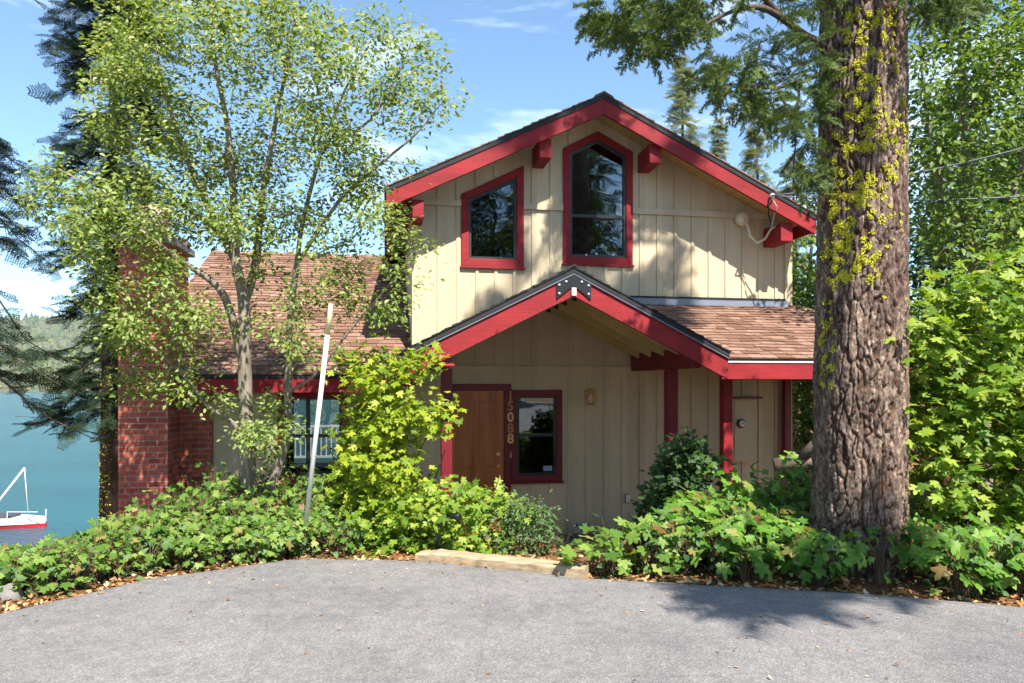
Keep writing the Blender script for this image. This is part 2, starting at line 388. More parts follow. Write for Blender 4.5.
def bark():
    m, n, out = new_mat('pine_bark')
    p = N(n, 'BsdfPrincipled', Roughness=0.9); p.inputs['Specular IOR Level'].default_value = 0.15
    at = N(n, 'Attribute', attribute_name='crack')
    nz = N(n, 'TexNoise', Scale=1.0, Detail=8.0, Roughness=0.75); n.links.new(coords(n, (30, 30, 14)), nz.inputs['Vector'])
    bg_ = N(n, 'TexNoise', Scale=1.0, Detail=4.0); n.links.new(coords(n, (3, 3, 1.0)), bg_.inputs['Vector'])
    r = ramp(n, nz.outputs['Fac'], [(0.3, (0.055, 0.036, 0.027)), (0.47, (0.150, 0.110, 0.088)), (0.58, (0.26, 0.208, 0.175)), (0.68, (0.44, 0.39, 0.34))])
    r2 = ramp(n, bg_.outputs['Fac'], [(0.35, (0.72, 0.66, 0.66)), (0.62, (1.15, 1.1, 1.05))])
    mx = N(n, 'MixRGB', blend_type='MULTIPLY'); mx.inputs[0].default_value = 1; n.links.new(r.outputs[0], mx.inputs[1]); n.links.new(r2.outputs[0], mx.inputs[2])
    r3 = ramp(n, at.outputs['Fac'], [(0.0, (1, 1, 1)), (0.15, (0, 0, 0))])
    m2 = N(n, 'MixRGB'); m2.inputs[2].default_value = (0.060, 0.026, 0.016, 1)
    n.links.new(r3.outputs[0], m2.inputs[0]); n.links.new(mx.outputs[0], m2.inputs[1]); n.links.new(m2.outputs[0], p.inputs['Base Color'])
    wp = N(n, 'MixRGB', blend_type='ADD'); wp.inputs[0].default_value = 0.9
    n.links.new(coords(n, (30, 30, 15)), wp.inputs[1]); n.links.new(nz.outputs['Color'], wp.inputs[2])
    vo = N(n, 'TexVoronoi', Scale=1.0); n.links.new(wp.outputs[0], vo.inputs['Vector'])
    sx = N(n, 'SeparateColor'); n.links.new(vo.outputs['Color'], sx.inputs[0])
    r5 = ramp(n, sx.outputs[0], [(0.0, (0.62, 0.60, 0.60)), (0.6, (1.0, 1.0, 1.0)), (1.0, (1.38, 1.34, 1.30))])
    m5 = N(n, 'MixRGB', blend_type='MULTIPLY'); m5.inputs[0].default_value = 1
    n.links.new(m2.outputs[0], m5.inputs[1]); n.links.new(r5.outputs[0], m5.inputs[2]); n.links.new(m5.outputs[0], p.inputs['Base Color'])
    ad = N(n, 'Math', operation='ADD'); n.links.new(nz.outputs['Fac'], ad.inputs[0]); n.links.new(sx.outputs[0], ad.inputs[1])
    bp = N(n, 'Bump', Strength=0.9, Distance=0.010); n.links.new(ad.outputs[0], bp.inputs['Height']); n.links.new(bp.outputs[0], p.inputs['Normal'])
    n.links.new(p.outputs[0], out.inputs[0]); return m
M['bark'] = bark()
M['lichen'] = island('yellow_lichen', [(0, (0.24, 0.25, 0.010)), (0.5, (0.46, 0.44, 0.018)), (1, (0.62, 0.58, 0.07))], 0.9)
M['chips'] = island('wood_chip', [(0, (0.10, 0.05, 0.025)), (0.4, (0.27, 0.13, 0.05)), (0.75, (0.42, 0.25, 0.12)), (1, (0.50, 0.38, 0.24))], 0.9)
TY = (1.5, 1.35, 0.5)
M['aspen_leaf'] = island('small_leaf', [(0, (0.075, 0.135, 0.022)), (0.4, (0.165, 0.240, 0.046)), (0.8, (0.265, 0.335, 0.095)), (1, (0.38, 0.41, 0.18))], 0.5, 0.42, TY, 0.35)
M['berry_leaf'] = island('lobed_leaf', [(0, (0.040, 0.115, 0.012)), (0.45, (0.100, 0.225, 0.024)), (0.93, (0.20, 0.34, 0.055)), (0.97, (0.24, 0.20, 0.05)), (1, (0.16, 0.08, 0.03))], 0.5, 0.40, TY, 0.3)
M['berry_left'] = island('lobed_leaf_sunny', [(0, (0.050, 0.120, 0.016)), (0.45, (0.115, 0.215, 0.030)), (0.92, (0.23, 0.33, 0.07)), (0.96, (0.30, 0.26, 0.08)), (1, (0.20, 0.10, 0.04))], 0.5, 0.40, TY, 0.3)
M['bright_leaf'] = island('bright_maple_leaf', [(0, (0.10, 0.18, 0.010)), (0.5, (0.22, 0.31, 0.016)), (1, (0.40, 0.44, 0.05))], 0.5, 0.45, TY, 0.3)
M['maple_leaf'] = island('vine_maple_leaf', [(0, (0.065, 0.140, 0.012)), (0.5, (0.155, 0.265, 0.022)), (1, (0.35, 0.43, 0.07))], 0.5, 0.45, TY, 0.3)
M['grey_leaf'] = island('feathery_leaf', [(0, (0.055, 0.115, 0.04)), (1, (0.13, 0.21, 0.085))], 0.6, 0.3, TY, 0.2)
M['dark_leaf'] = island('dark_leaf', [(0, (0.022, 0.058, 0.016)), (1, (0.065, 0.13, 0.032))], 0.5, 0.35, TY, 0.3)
M['tree_leaf'] = island('tree_leaf', [(0, (0.045, 0.105, 0.018)), (0.5, (0.105, 0.185, 0.034)), (1, (0.20, 0.28, 0.07))], 0.5, 0.45, TY, 0.3)
M['fir'] = island('fir_needles', [(0, (0.030, 0.068, 0.016)), (0.6, (0.075, 0.130, 0.026)), (1, (0.19, 0.225, 0.05))], 0.6, 0.15, TY, 0.3)
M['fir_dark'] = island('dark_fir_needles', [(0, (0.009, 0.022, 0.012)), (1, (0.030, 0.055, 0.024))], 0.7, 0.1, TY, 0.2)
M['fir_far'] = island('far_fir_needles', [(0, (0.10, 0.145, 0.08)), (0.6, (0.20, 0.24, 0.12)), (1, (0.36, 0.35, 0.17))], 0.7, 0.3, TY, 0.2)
M['forest_far'] = island('far_forest', [(0, (0.04, 0.07, 0.035)), (0.6, (0.085, 0.11, 0.045)), (1, (0.15, 0.15, 0.06))], 0.9)
# ------------------------------------------------------------------ ground, driveway, lake, hills
EDGE = [(-40, 1.0), (-12, 2.2), (-6, 3.75), (-3.35, 4.72), (-2.8, 5.55), (-1.83, 6.2), (-0.78, 6.12), (0.6, 5.57), (1.41, 5.4), (2.5, 5.17), (3.46, 4.86), (5.2, 4.3), (9, 3.2), (40, 1.0)]
EX = np.array([e[0] for e in EDGE]); EY = np.array([e[1] for e in EDGE])
def Ye(X): return np.interp(X, EX, EY)
def sst(a, b, x):
    t = np.clip((x - a) / (b - a), 0, 1); return t * t * (3 - 2 * t)
LAKE = -5.6
def gz(X, Y):
    X = np.asarray(X, float); Y = np.asarray(Y, float)
    s = Y - Ye(X)
    k = 0.10 + 0.045 * sst(-2.0, -4.0, X)
    z = -0.03 - k * np.clip(s, 0, 6)
    left = 1 - sst(3, 9, X)
    z = z - (0.25 * left + 0.03 * (1 - left)) * np.clip(s - 6, 0, 60)
    z = z + 0.05 * sst(0.1, 0.5, s) * (1 - sst(0.6, 1.6, s))
    u = X * cT + (Y - D0) * sT; v = -X * sT + (Y - D0) * cT
    pad = sst(-2.4, -1.2, v) * (1 - sst(9.5, 12, v)) * sst(-7.0, -5.5, u) * (1 - sst(4.6, 6.5, u))
    z = z * (1 - pad) + (-0.88) * pad
    return np.maximum(z, -9.0)
def G(X, Y): return float(gz(X, Y))

xs = np.concatenate([[-3000, -800, -250, -90, -45, -28], np.arange(-18, 18.01, 0.22), [24, 40, 90, 250, 800, 3000]])
ys = np.concatenate([[-900, -200, -60, -25, -12, -6, -2, 1.0], np.arange(2.6, 16.01, 0.18), np.arange(17, 40, 1.0), [46, 60, 90, 160, 400]])
XX, YY = np.meshgrid(xs, ys)
ZZ = gz(XX, YY)
bump = np.array([noise.noise((x * 1.7, y * 1.7, 0)) for x, y in zip(XX.ravel(), YY.ravel())]).reshape(XX.shape)
ZZ = ZZ + np.where((YY - Ye(XX)) > 0.15, 0.03 * bump, 0)
Vg = np.stack([XX.ravel(), YY.ravel(), ZZ.ravel()], 1)
nx, ny = len(xs), len(ys)
ii = (np.arange(ny - 1)[:, None] * nx + np.arange(nx - 1)[None, :]).ravel()
o = mesh_np('ground', Vg, np.stack([ii, ii + 1, ii + nx + 1, ii + nx], 1), M['soil'], smooth=True); tag(o, kind='structure')

# asphalt sheet, its far edge slightly ragged
mb = MB(); pts = []
for x in np.concatenate([np.linspace(-40, -6, 18), np.arange(-5.9, 6, 0.08), np.linspace(6, 40, 18)]):
    e = float(Ye(x)) + 0.035 * noise.noise((x * 3.1, 0, 0)) + 0.02 * noise.noise((x * 11, 5, 0))
    pts.append((x, e))
vs = []; fs = []
for x, e in pts:
    vs += [(x, -40, 0.0), (x, -4, 0.0), (x, 2.0 if e > 2.4 else e - .3, 0.0), (x, e - 0.12, 0.0), (x, e, -0.012), (x, e + 0.01, -0.06)]
for i in range(len(pts) - 1):
    for j in range(5):
        a = i * 6 + j; fs.append((a, a + 6, a + 7, a + 1))
mb.add(vs, fs); o = mb.build('driveway', M['asphalt']); tag(o, kind='structure')

# lake and the wooded hills across it
o = MB().add([(-4000, 18, LAKE), (4000, 18, LAKE), (4000, 1200, LAKE), (-4000, 1200, LAKE)], [(0, 1, 2, 3)]).build('lake', M['water']); tag(o, kind='structure')
def hill_z(X, Y):
    d = Y - 545 - 25 * math.sin(X * 0.011) - 12 * math.sin(X * 0.031)
    s1 = 1 / (1 + math.exp(-(d - 190) / 70.0))
    ridge = 34 * max(0, min(1, d / 160.0)) ** 1.3
    h2 = 105 * (1 / (1 + math.exp(-(d - 620) / 130.0)))
    n1 = noise.noise((X * 0.004, Y * 0.004, 1)) * 14 + noise.noise((X * 0.012, Y * 0.012, 2)) * 5
    return LAKE - 2 + min(3.0, max(0, d * 0.2)) + max(0, 0.22 * min(d, 150)) * .35 + 22 * s1 + h2 * (1 + 0.25 * math.sin(X * 0.0021 + 2.0)) + max(0, min(1, d / 120)) * n1
hx = np.arange(-2200, 2201, 40.0); hy = np.concatenate([np.arange(500, 900, 16.0), np.arange(900, 1900, 45.0)])
vs = [(x, y, hill_z(x, y)) for y in hy for x in hx]; n1 = len(hx)
ii = (np.arange(len(hy) - 1)[:, None] * n1 + np.arange(n1 - 1)[None, :]).ravel()
o = mesh_np('hills', vs, np.stack([ii, ii + 1, ii + n1 + 1, ii + n1], 1), M['hill'], smooth=True); tag(o, kind='structure')
Vf = []; Ff = []; c = 0
for k in range(9000):
    Y = 548 + 900 * rnd.random() ** 1.5
    X = rnd.uniform(-1.15, -0.1) * Y if rnd.random() < .8 else rnd.uniform(-1.2, 1.1) * Y
    z = hill_z(X, Y)
    if z < LAKE + 0.4: continue
    h = rnd.uniform(5, 11) * (1 + (Y - 560) / 1500); r = h * rnd.uniform(.16, .26)
    for (z0, z1, rr) in ((0.08, 0.6, 1.0), (0.38, 1.0, 0.66)):
        a0 = rnd.random() * 6
        for q in range(5):
            a = a0 + q * 1.2566; Vf.append((X + r * rr * math.cos(a), Y + r * rr * math.sin(a), z + h * z0 * rnd.uniform(.8, 1.2)))
        Vf.append((X, Y, z + h * z1))
        for q in range(5): Ff.append((c + q, c + (q + 1) % 5, c + 5))
        c += 6
o = mesh_np('far_forest', Vf, Ff, M['forest_far']); tag(o, 'hazy conifer forest covering the hills across the lake', 'forest', kind='stuff')

# ------------------------------------------------------------------ the house
house = empty('house', (0, D0, 0), TH)
tag(house, 'tan board and batten lake house with dark red trim and brown shingle roof', 'house')
FLOOR = -0.67
uL, uR = L(412, 300, 0)[0], L(790, 280, 0)[0]

# main gable
VF = -0.6
up_, zp = L(604, 92.5, VF); ul_, zl = L(385.5, 188, VF); ur_, zr = L(817, 212, VF)
mS = 0.5 * ((zp - zl) / (up_ - ul_) + (zp - zr) / (ur_ - up_))
print('main gable', up_, zp, ul_, ur_, 'slopes', (zp - zl) / (up_ - ul_), (zp - zr) / (ur_ - up_), 'wall', uL, uR)
def zroof(u): return zp - mS * abs(u - up_)
VB = 9.2; TBK = 0.085; TRED = 0.215

def inset(poly, w):
    n = len(poly); ar = sum(poly[i][0] * poly[(i + 1) % n][1] - poly[(i + 1) % n][0] * poly[i][1] for i in range(n))
    sg = 1 if ar > 0 else -1; lines = []
    for i in range(n):
        a = Vector(poly[i]); b = Vector(poly[(i + 1) % n]); d = (b - a).normalized()
        nn = Vector((-d.y, d.x)) * sg; lines.append((a + nn * w, d))
    res = []
    for i in range(n):
        (p, d), (q, e) = lines[i - 1], lines[i]
        cr = d.x * e.y - d.y * e.x
        t = ((q - p).x * e.y - (q - p).y * e.x) / cr
        r = p + d * t; res.append((r.x, r.y))
    return res

def pxpoly(pts, v): return [L(x, y, v) for x, y in pts]
WV = -0.035
def zline(px, y, v=WV): return L(px, y, v)[1]
def rect_uz(x0, y0, x1, y1, v=WV):
    a = L(x0, (y0 + y1) / 2, v)[0]; b = L(x1, (y0 + y1) / 2, v)[0]
    zt = L((x0 + x1) / 2, y0, v)[1]; zb = L((x0 + x1) / 2, y1, v)[1]
    return (a, zb, b, zt)
# window outlines (u,z) counter-clockwise from bottom left
a, zb, b, _ = rect_uz(461.5, 190, 524, 266.5)
zA = L(461.5, 194, WV)[1]; zB = L(524, 165.5, WV)[1]
win_trap = [(a, zb), (b, zb), (b, zB), (a, zA)]
a, zb, b, _ = rect_uz(563.5, 140, 633, 264)
zA = L(563.5, 148.5, WV)[1]; zB = L(633, 151, WV)[1]; um, zm = L(598, 131, WV)
win_pent = [(a, zb), (b, zb), (b, 0.5 * (zA + zB)), (um, zm), (a, 0.5 * (zA + zB))]
a, zb, b, zt = rect_uz(511.5, 390, 562.5, 481.5)
win_porch = [(a, zb), (b, zb), (b, zt), (a, zt)]
aw, zbw, bw, ztw = rect_uz(278, 392, 347, 485)
win_wing = [(aw, zbw), (bw, zbw), (bw, ztw), (aw, ztw)]

# walls of the two-storey block, window openings cut through
WBOT = -1.6; WT = 0.15
def wtop(u): return zroof(u) - TBK - 0.034
outer = [(uL, WBOT), (uR, WBOT), (uR, wtop(uR)), (up_, wtop(up_)), (uL, wtop(uL))]
holes = [inset(p, 0.06) for p in (win_trap, win_pent, win_porch)]
mb = MB().prism(outer, 0, WT, holes)
bandz = 0.5 * (L(525, 207.5, -.02)[1] + L(633, 209.5, -.02)[1])
band2 = L(560, 369, -.02)[1]
def hspan(poly, u):     # vertical span of polygon at u
    zs = []
    n = len(poly)
    for i in range(n):
        (x0, y0), (x1, y1) = poly[i], poly[(i + 1) % n]
        if (x0 - u) * (x1 - u) < 0: zs.append(y0 + (y1 - y0) * (u - x0) / (x1 - x0))
    return (min(zs), max(zs)) if len(zs) >= 2 else None
door_a, door_b = L(444, 430, -.04)[0], L(517, 430, -.04)[0]
door_t = L(480, 384, -.04)[1]
u = uL + 0.10; BW = 0.045
while u < uR - 0.05:
    blocks = [(bandz - 0.045, bandz + 0.045), (band2 - 0.045, band2 + 0.045)]
    for p in (win_trap, win_pent, win_porch):
        for uu in (u - BW / 2, u + BW / 2):
            h = hspan(p, uu)
            if h: blocks.append((h[0] - .005, h[1] + .005))
    if door_a - .06 < u < door_b + .06: blocks.append((-2, door_t))
    segs = [(FLOOR + 0.0, wtop(u + (BW / 2 if u > up_ else -BW / 2)))]
    for b0, b1 in blocks:
        ns = []
        for s0, s1 in segs:
            if b1 <= s0 or b0 >= s1: ns.append((s0, s1)); continue
            if b0 > s0: ns.append((s0, b0))
            if b1 < s1: ns.append((b1, s1))
        segs = ns
    for s0, s1 in segs:
        if s1 - s0 > 0.03: mb.box((u - BW / 2, -0.016 - 0.003 * rnd.random(), s0), (u + BW / 2, 0.004, s1))
    u += 0.268
def band(zc, h, d):
    cuts = [(min(q[0] for q in p), max(q[0] for q in p)) for p in (win_trap, win_pent, win_porch) if min(q[1] for q in p) < zc < max(q[1] for q in p)]
    x = uL + .001
    for c0, c1 in sorted(cuts) + [(uR - .001, uR)]:
        if c0 > x: mb.box((x, -d, zc - h), (c0 - .002, 0.004, zc + h))
        x = c1 + .002
band(bandz, 0.042, 0.036); band(band2, 0.04, 0.038)
mb.box((uR - .10, -0.03, FLOOR), (uR + .02, 0.01, wtop(uR) - .02))           # corner boards
mb.box((uL - .0, -0.03, FLOOR), (uL + .09, 0.01, wtop(uL) - .02))
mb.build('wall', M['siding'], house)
mb = MB()
mb.box((uL, WT + .002, WBOT), (uL + WT, VB - .6, wtop(uL))); mb.box((uR - WT, WT + .002, WBOT), (uR, VB - .6, wtop(uR)))
mb.build('wall', M['siding'], house)
MB().prism(outer, VB - .6 + .002, VB - .45).build('wall', M['siding'], house)
MB().box((uL + WT, WT, FLOOR - .1), (uR - WT, VB - .6, FLOOR)).box((uL + WT + .002, WT + .01, 2.2), (uR - WT - .002, VB - .61, 2.35)).build('floor', M['interior'], house)

# roof: decking + shingle courses
def shingles(mb, O, e, s, S, smin, smax, exposure=0.125, tabw=0.23, th=0.012, jitter=0.022):
    """O corner at eave; e unit along eave; s unit up the slope; smin/smax(t): extent along e"""
    e = Vector(e).normalized(); s = Vector(s).normalized(); nrm = e.cross(s).normalized()
    if nrm.z < 0: nrm = -nrm
    t = 0.0; row = 0
    while t < S - 0.02:
        x = smin(t) - rnd.uniform(0, tabw); xe = smax(t)
        while x < xe - 0.01:
            wd = tabw * rnd.uniform(0.55, 1.15); x0 = max(x, smin(t)); x1 = min(x + wd - 0.006, xe)
            if x1 - x0 > 0.02:
                j = rnd.uniform(-jitter, jitter); hh = th * rnd.uniform(0.8, 1.5)
                t0 = t + j if row else t - .01; t1 = min(t + exposure + 0.03, S)
                q0 = O + e * x0; q1 = O + e * x1
                mb.hexa([q0 + s * t0 + nrm * .0, q1 + s * t0 + nrm * .0, q1 + s * t1 - nrm * .002, q0 + s * t1 - nrm * .002,
                         q0 + s * t0 + nrm * (hh + .006), q1 + s * t0 + nrm * (hh + .006), q1 + s * t1 + nrm * .003, q0 + s * t1 + nrm * .003])
            x += wd
        t += exposure; row += 1

def gable_roof(parent, uc, zc, u0, u1, slope, v0, v1, tb, mat_sh, mat_edge, soffit_mat, side_w=None):
    """gable with its ridge along v: thin slab (edge) + shingles + soffit boards"""
    zf = lambda u: zc - slope * abs(u - uc)
    e = 0.016
    poly = [(u0, zf(u0) - e), (uc, zc - e), (u1, zf(u1) - e), (u1, zf(u1) - tb), (uc, zc - tb), (u0, zf(u0) - tb)]
    roof = MB().prism(list(reversed(poly)), v0, v1).build('roof', mat_edge, parent)
    mb = MB(); ln = v1 - v0; k = math.sqrt(1 + slope * slope)
    shingles(mb, Vector((u0, v0, zf(u0) - e)), (0, 1, 0), (1, 0, slope), (uc - u0) * k, lambda t: -0.012, lambda t: ln)
    shingles(mb, Vector((u1, v0, zf(u1) - e)), (0, 1, 0), (-1, 0, slope), (u1 - uc) * k, lambda t: -0.012, lambda t: ln)
    x = v0 - .012
    while x < v1:                                   # ridge caps
        d = 0.13
        mb.hexa([(uc - d, x, zc - slope * d + .0), (uc, x, zc + .003), (uc, x + .19, zc - .003), (uc - d, x + .19, zc - slope * d - .006),
                 (uc - d, x, zc - slope * d + .016), (uc, x, zc + .02), (uc, x + .19, zc + .012), (uc - d, x + .19, zc - slope * d + .01)])
        mb.hexa([(uc, x, zc + .003), (uc + d, x, zc - slope * d), (uc + d, x + .19, zc - slope * d - .006), (uc, x + .19, zc - .003),
                 (uc, x, zc + .02), (uc + d, x, zc - slope * d + .016), (uc + d, x + .19, zc - slope * d + .01), (uc, x + .19, zc + .012)])
        x += 0.15
    mb.build('shingles', mat_sh, roof)
    s0, s1 = 0.003, 0.03
    for (ua, ub, mt) in ([(u0, uc, soffit_mat), (uc, u1, soffit_mat)] if side_w is None else
                         [(u0, side_w[0], M['maroon']), (side_w[0], uc, soffit_mat), (uc, side_w[1], soffit_mat), (side_w[1], u1, M['maroon'])]):
        mb = MB(); n = max(1, int(abs(ub - ua) / 0.14))
        for i in range(n):
            a = ua + (ub - ua) * i / n + .004; b = ua + (ub - ua) * (i + 1) / n - .004
            za, zb_ = zf(a) - tb, zf(b) - tb
            mb.hexa([(a, v0 + .035, za - s1), (b, v0 + .035, zb_ - s1), (b, v1 - .035, zb_ - s1), (a, v1 - .035, za - s1),
                     (a, v0 + .035, za - s0), (b, v0 + .035, zb_ - s0), (b, v1 - .035, zb_ - s0), (a, v1 - .035, za - s0)])
        mb.build('soffit', mt, parent)
    return zf

def barge(parent, uc, zc, u0, u1, slope, v, top, h, mat, th=0.045):
    zf = lambda u: zc - slope * abs(u - uc)
    for a, b in ((u0, uc - .002), (uc + .002, u1)):
        MB().prism([(a, zf(a) - top - h), (b, zf(b) - top - h), (b, zf(b) - top), (a, zf(a) - top)], v, v + th).build('fascia', mat, parent)

gable_roof(house, up_, zp, ul_, ur_, mS, VF, VB, TBK, M['shingle'], M['black'], M['soffit'], (uL, uR))
barge(house, up_, zp, ul_ + .01, ur_ - .01, mS, VF + .012, TBK - .012, TRED, M['red'])
for uu, sg in ((ul_ + .03, 1), (ur_ - .03, -1)):     # eave fascias along the sides
    z0 = zroof(uu) - TBK
    MB().box((uu, VF + .062, z0 - .19), (uu + sg * .035, VB - .06, z0 - .034)).build('fascia', M['red'], house)
for px, py, ww, hh in ((418, 208.5, .15, .24), (545.5, 148, .17, .27), (655.5, 153.5, .17, .27), (787, 232, .19, .27)):
    uu, zz = L(px, py, VF + .10)
    mb = MB(); h2 = hh / 2
    mb.prism([(uu - ww / 2, zz - h2), (uu + ww / 2, zz - h2), (uu + ww / 2, zz + h2), (uu - ww / 2, zz + h2)], VF + .10, -.002)
    mb.build('beam_end', M['red'], house, .012)

# windows
def window(poly, trim_w, mat_trim, rails=(), mulls=(), sash=0.035, sill=True, vt=-0.035, sill_mat=None):
    root = MB().ring(poly, inset(poly, trim_w), vt, -0.003).build('window', mat_trim, house, .006)
    if sill:
        zb_ = min(p[1] for p in poly); u0 = min(p[0] for p in poly); u1 = max(p[0] for p in poly)
        MB().box((u0 - .02, vt - .012, zb_ - .03), (u1 + .02, -.004, zb_ - .001)).build('sill', mat_trim, root, .004)
    p1 = inset(poly, trim_w + .0); p2 = inset(poly, trim_w + sash)
    fr = MB().ring(p1, p2, -0.012, 0.05)
    zs = [p[1] for p in p2]; us = [p[0] for p in p2]
    for zc in rails: fr.box((min(us) - .004, -.008, zc - .022), (max(us) + .004, 0.046, zc + .022))
    for uc in mulls: fr.box((uc - .025, -.010, min(zs) - .004), (uc + .025, 0.048, max(zs) + .004))
    fr.build('sash', M['bronze'], root)
    MB().prism(inset(poly, trim_w + sash - .006), 0.022, 0.028).build('pane', M['glass'], root)
    return root
w1 = window(win_trap, 0.105, M['red'])
u0, zz = L(516, 261, .0)
MB().box((L(470, 262, 0)[0], .008, zz - .012), (u0, .02, zz + .022)).build('sash', M['sill_white'], w1)
zr_ = L(599, 216.5, 0)[1]
w2 = window(win_pent, 0.10, M['red'], rails=(zr_,))
for px in (586, 613):
    a = L(px, 255, .0); MB().lathe((a[0], -.004, a[1]), (0, -1, 0), [(.014, 0), (.014, .012)], 10).build('latch', M['sill_white'], w2)
zr2 = L(537, 435, 0)[1]
w3 = window(win_porch, 0.085, M['maroon'], rails=(zr2,), sash=.03)
a = L(519, 397, .05); b = L(527, 421, .05)
MB().box((a[0], .07, b[1]), (b[0], .08, a[1])).build('blind', M['blind'], w3)
a = L(530, 398, .05); b = L(556, 403, .05)
MB().box((a[0], .07, b[1]), (b[0], .08, a[1])).build('blind', M['blind'], w3)
a = L(543.5, 466, 0); b = L(552.5, 471, 0)
MB().box((a[0], .016, b[1]), (b[0], .019, a[1])).build('sticker', M['sticker'], w3)

# front door with panels, maroon casing and number board
dv = -0.03
da, zb_, db, dt = rect_uz(452, 391, 503.5, 535, dv); zb_ = FLOOR + .02
leaf = MB().box((da, dv, zb_), (db, -.003, dt))
door = leaf.build('door', M['door'], house)
wD = db - da
for (f0, f1) in ((0.13, 0.46), (0.54, 0.87)):
    for (g0, g1) in ((0.46, 0.93), (0.08, 0.38)):
        p = [(da + wD * f0, zb_ + (dt - zb_) * g0), (da + wD * f1, zb_ + (dt - zb_) * g0), (da + wD * f1, zb_ + (dt - zb_) * g1), (da + wD * f0, zb_ + (dt - zb_) * g1)]
        MB().ring(p, inset(p, .022), dv - .012, dv + .001).prism(inset(p, .06), dv - .008, dv + .001).build('door_panel', M['door'], door, .004)
k = L(498.5, 454, dv - .06)
MB().lathe((k[0], dv, k[1]), (0, -1, 0), [(.03, 0), (.03, .008), (.012, .012), (.012, .035), (.028, .045), (.033, .06), (.026, .075), (.004, .08)], 16).build('door_knob', M['brass'], door)
k = L(498.7, 466, dv - .03)
MB().lathe((k[0], dv, k[1]), (0, -1, 0), [(.022, 0), (.022, .012), (.01, .014)], 12).build('lock', M['brass'], door)
za = L(480, 384, -.05)[1]; zh = L(480, 391, -.05)[1]
c0 = L(445, 440, -.05)[0]; c1 = L(504, 440, -.05)[0]; c2 = L(511.2, 440, -.05)[0]
MB().box((c0, -.055, zh + .003), (c2 + .0, -.002, za)).box((c0, -.05, zb_), (da - .004, -.002, zh)).box((c1 + .004, -.05, zb_), (c2 - .002, -.002, zh)).build('door_frame', M['maroon'], house, .004)

# covered porch: gable roof, beams, posts, rafters
VP = -2.2
pc, pz = L(574.2, 266, VP); pr_, pzr = L(729.8, 349.5, VP); pl_, pzl = L(403, 351, VP)
mP = (pz - pzr) / (pr_ - pc); mPl = (pz - pzl) / (pc - pl_)
print('porch', pc, pz, pl_, pr_, 'slopes', mPl, mP)
mP = 0.5 * (mP + mPl)
gable_roof(house, pc, pz, pl_, pr_, mP, VP, -.005, .075, M['shingle_dark'], M['black'], M['soffit'])
zP = lambda u: pz - mP * abs(u - pc)
HB = 0.255
barge(house, pc, pz, pl_ + .01, pr_ - .005, mP, VP + .03, .095, HB - .02, M['red'], .05)
mb = MB()                                            # pale drip edge under the shingles
for a, b in ((pl_, pc - .002), (pc + .002, pr_)):
    mb.prism([(a, zP(a) - .093), (b, zP(b) - .093), (b, zP(b) - .076), (a, zP(a) - .076)], VP + .006, VP + .07)
mb.build('drip_edge', M['metal'], house)
# steel plate at the peak with pale bolts
pw = 0.20; ztop = pz - .098
pl = [(pc - pw, zP(pc - pw) - .105 - .17), (pc - .03, ztop - .14), (pc + .03, ztop - .14), (pc + pw, zP(pc + pw) - .105 - .17), (pc + pw, zP(pc + pw) - .10), (pc, ztop), (pc - pw, zP(pc - pw) - .10)]
plate = MB().prism(pl, VP + .012, VP + .028).build('steel_plate', M['steel'], house)
for q, (du, dz) in enumerate(((-.17, -.03), (-.09, -.03), (.09, -.03), (.17, -.03), (-.17, -.125), (.17, -.125))):
    MB().lathe((pc + du, VP + .012, zP(pc + du) - .10 + dz), (0, -1, 0), [(.013, 0), (.013, .008), (.006, .012)], 8).build('bolt', M['bolt'], plate)
MB().box((pc - .028, VP + .0, ztop - .235), (pc + .028, VP + .05, ztop - .145)).build('ridge_bracket', M['cream'], house, .004)
MB().box((pc - .045, VP + .09, pz - .33), (pc + .045, -.005, pz - .118)).build('ridge_beam', M['soffit'], house)
for vv in (-1.72, -1.25, -0.8, -0.35):
    for sg in (-1, 1):
        a = pc + sg * .05; b = pc + sg * 1.72
        za_, zb2 = zP(a) - .108, zP(b) - .108
        rf = MB().hexa([(a, vv - .03, za_ - .14), (b, vv - .03, zb2 - .14), (b, vv + .03, zb2 - .14), (a, vv + .03, za_ - .14),
                        (a, vv - .03, za_), (b, vv - .03, zb2), (b, vv + .03, zb2), (a, vv + .03, za_)]).build('rafter', M['soffit'], house)
        h0 = pc + sg * .047; h1 = pc + sg * .15
        mb = MB()
        for s_ in (-.036, .032): mb.hexa([(h0, vv + s_, zP(h0) - .265), (h1, vv + s_, zP(h1) - .265), (h1, vv + s_ + .004, zP(h1) - .265), (h0, vv + s_ + .004, zP(h0) - .265),
                                        (h0, vv + s_, zP(h0) - .115), (h1, vv + s_, zP(h1) - .115), (h1, vv + s_ + .004, zP(h1) - .115), (h0, vv + s_ + .004, zP(h0) - .115)])
        mb.hexa([(h0, vv - .036, zP(h0) - .268), (h1, vv - .036, zP(h1) - .268), (h1, vv + .036, zP(h1) - .268), (h0, vv + .036, zP(h0) - .268),
                 (h0, vv - .036, zP(h0) - .252), (h1, vv - .036, zP(h1) - .252), (h1, vv + .036, zP(h1) - .252), (h0, vv + .036, zP(h0) - .252)])
        mb.build('hanger', M['steel'], rf)
ub, zbt = L(632.5, 354, -.1); _, zbb = L(632.5, 371, -.1)
ZB0, ZB1 = zbb, zbt
ubl = L(447, 360, VP - .1)[0]
MB().box((ub, VP + .085, ZB0), (ub + .13, -.005, ZB1)).build('beam', M['maroon'], house, .01)
MB().box((ubl - .07, VP + .085, ZB0), (ubl + .07, -.005, ZB1)).build('beam', M['maroon'], house, .01)
MB().box((ubl - .085, VP - .10, ZB0 + .0), (ubl + .085, VP + .08, min(ZB0 + .2, zP(ubl - .085) - .345))).build('beam_end', M['red'], house, .012)
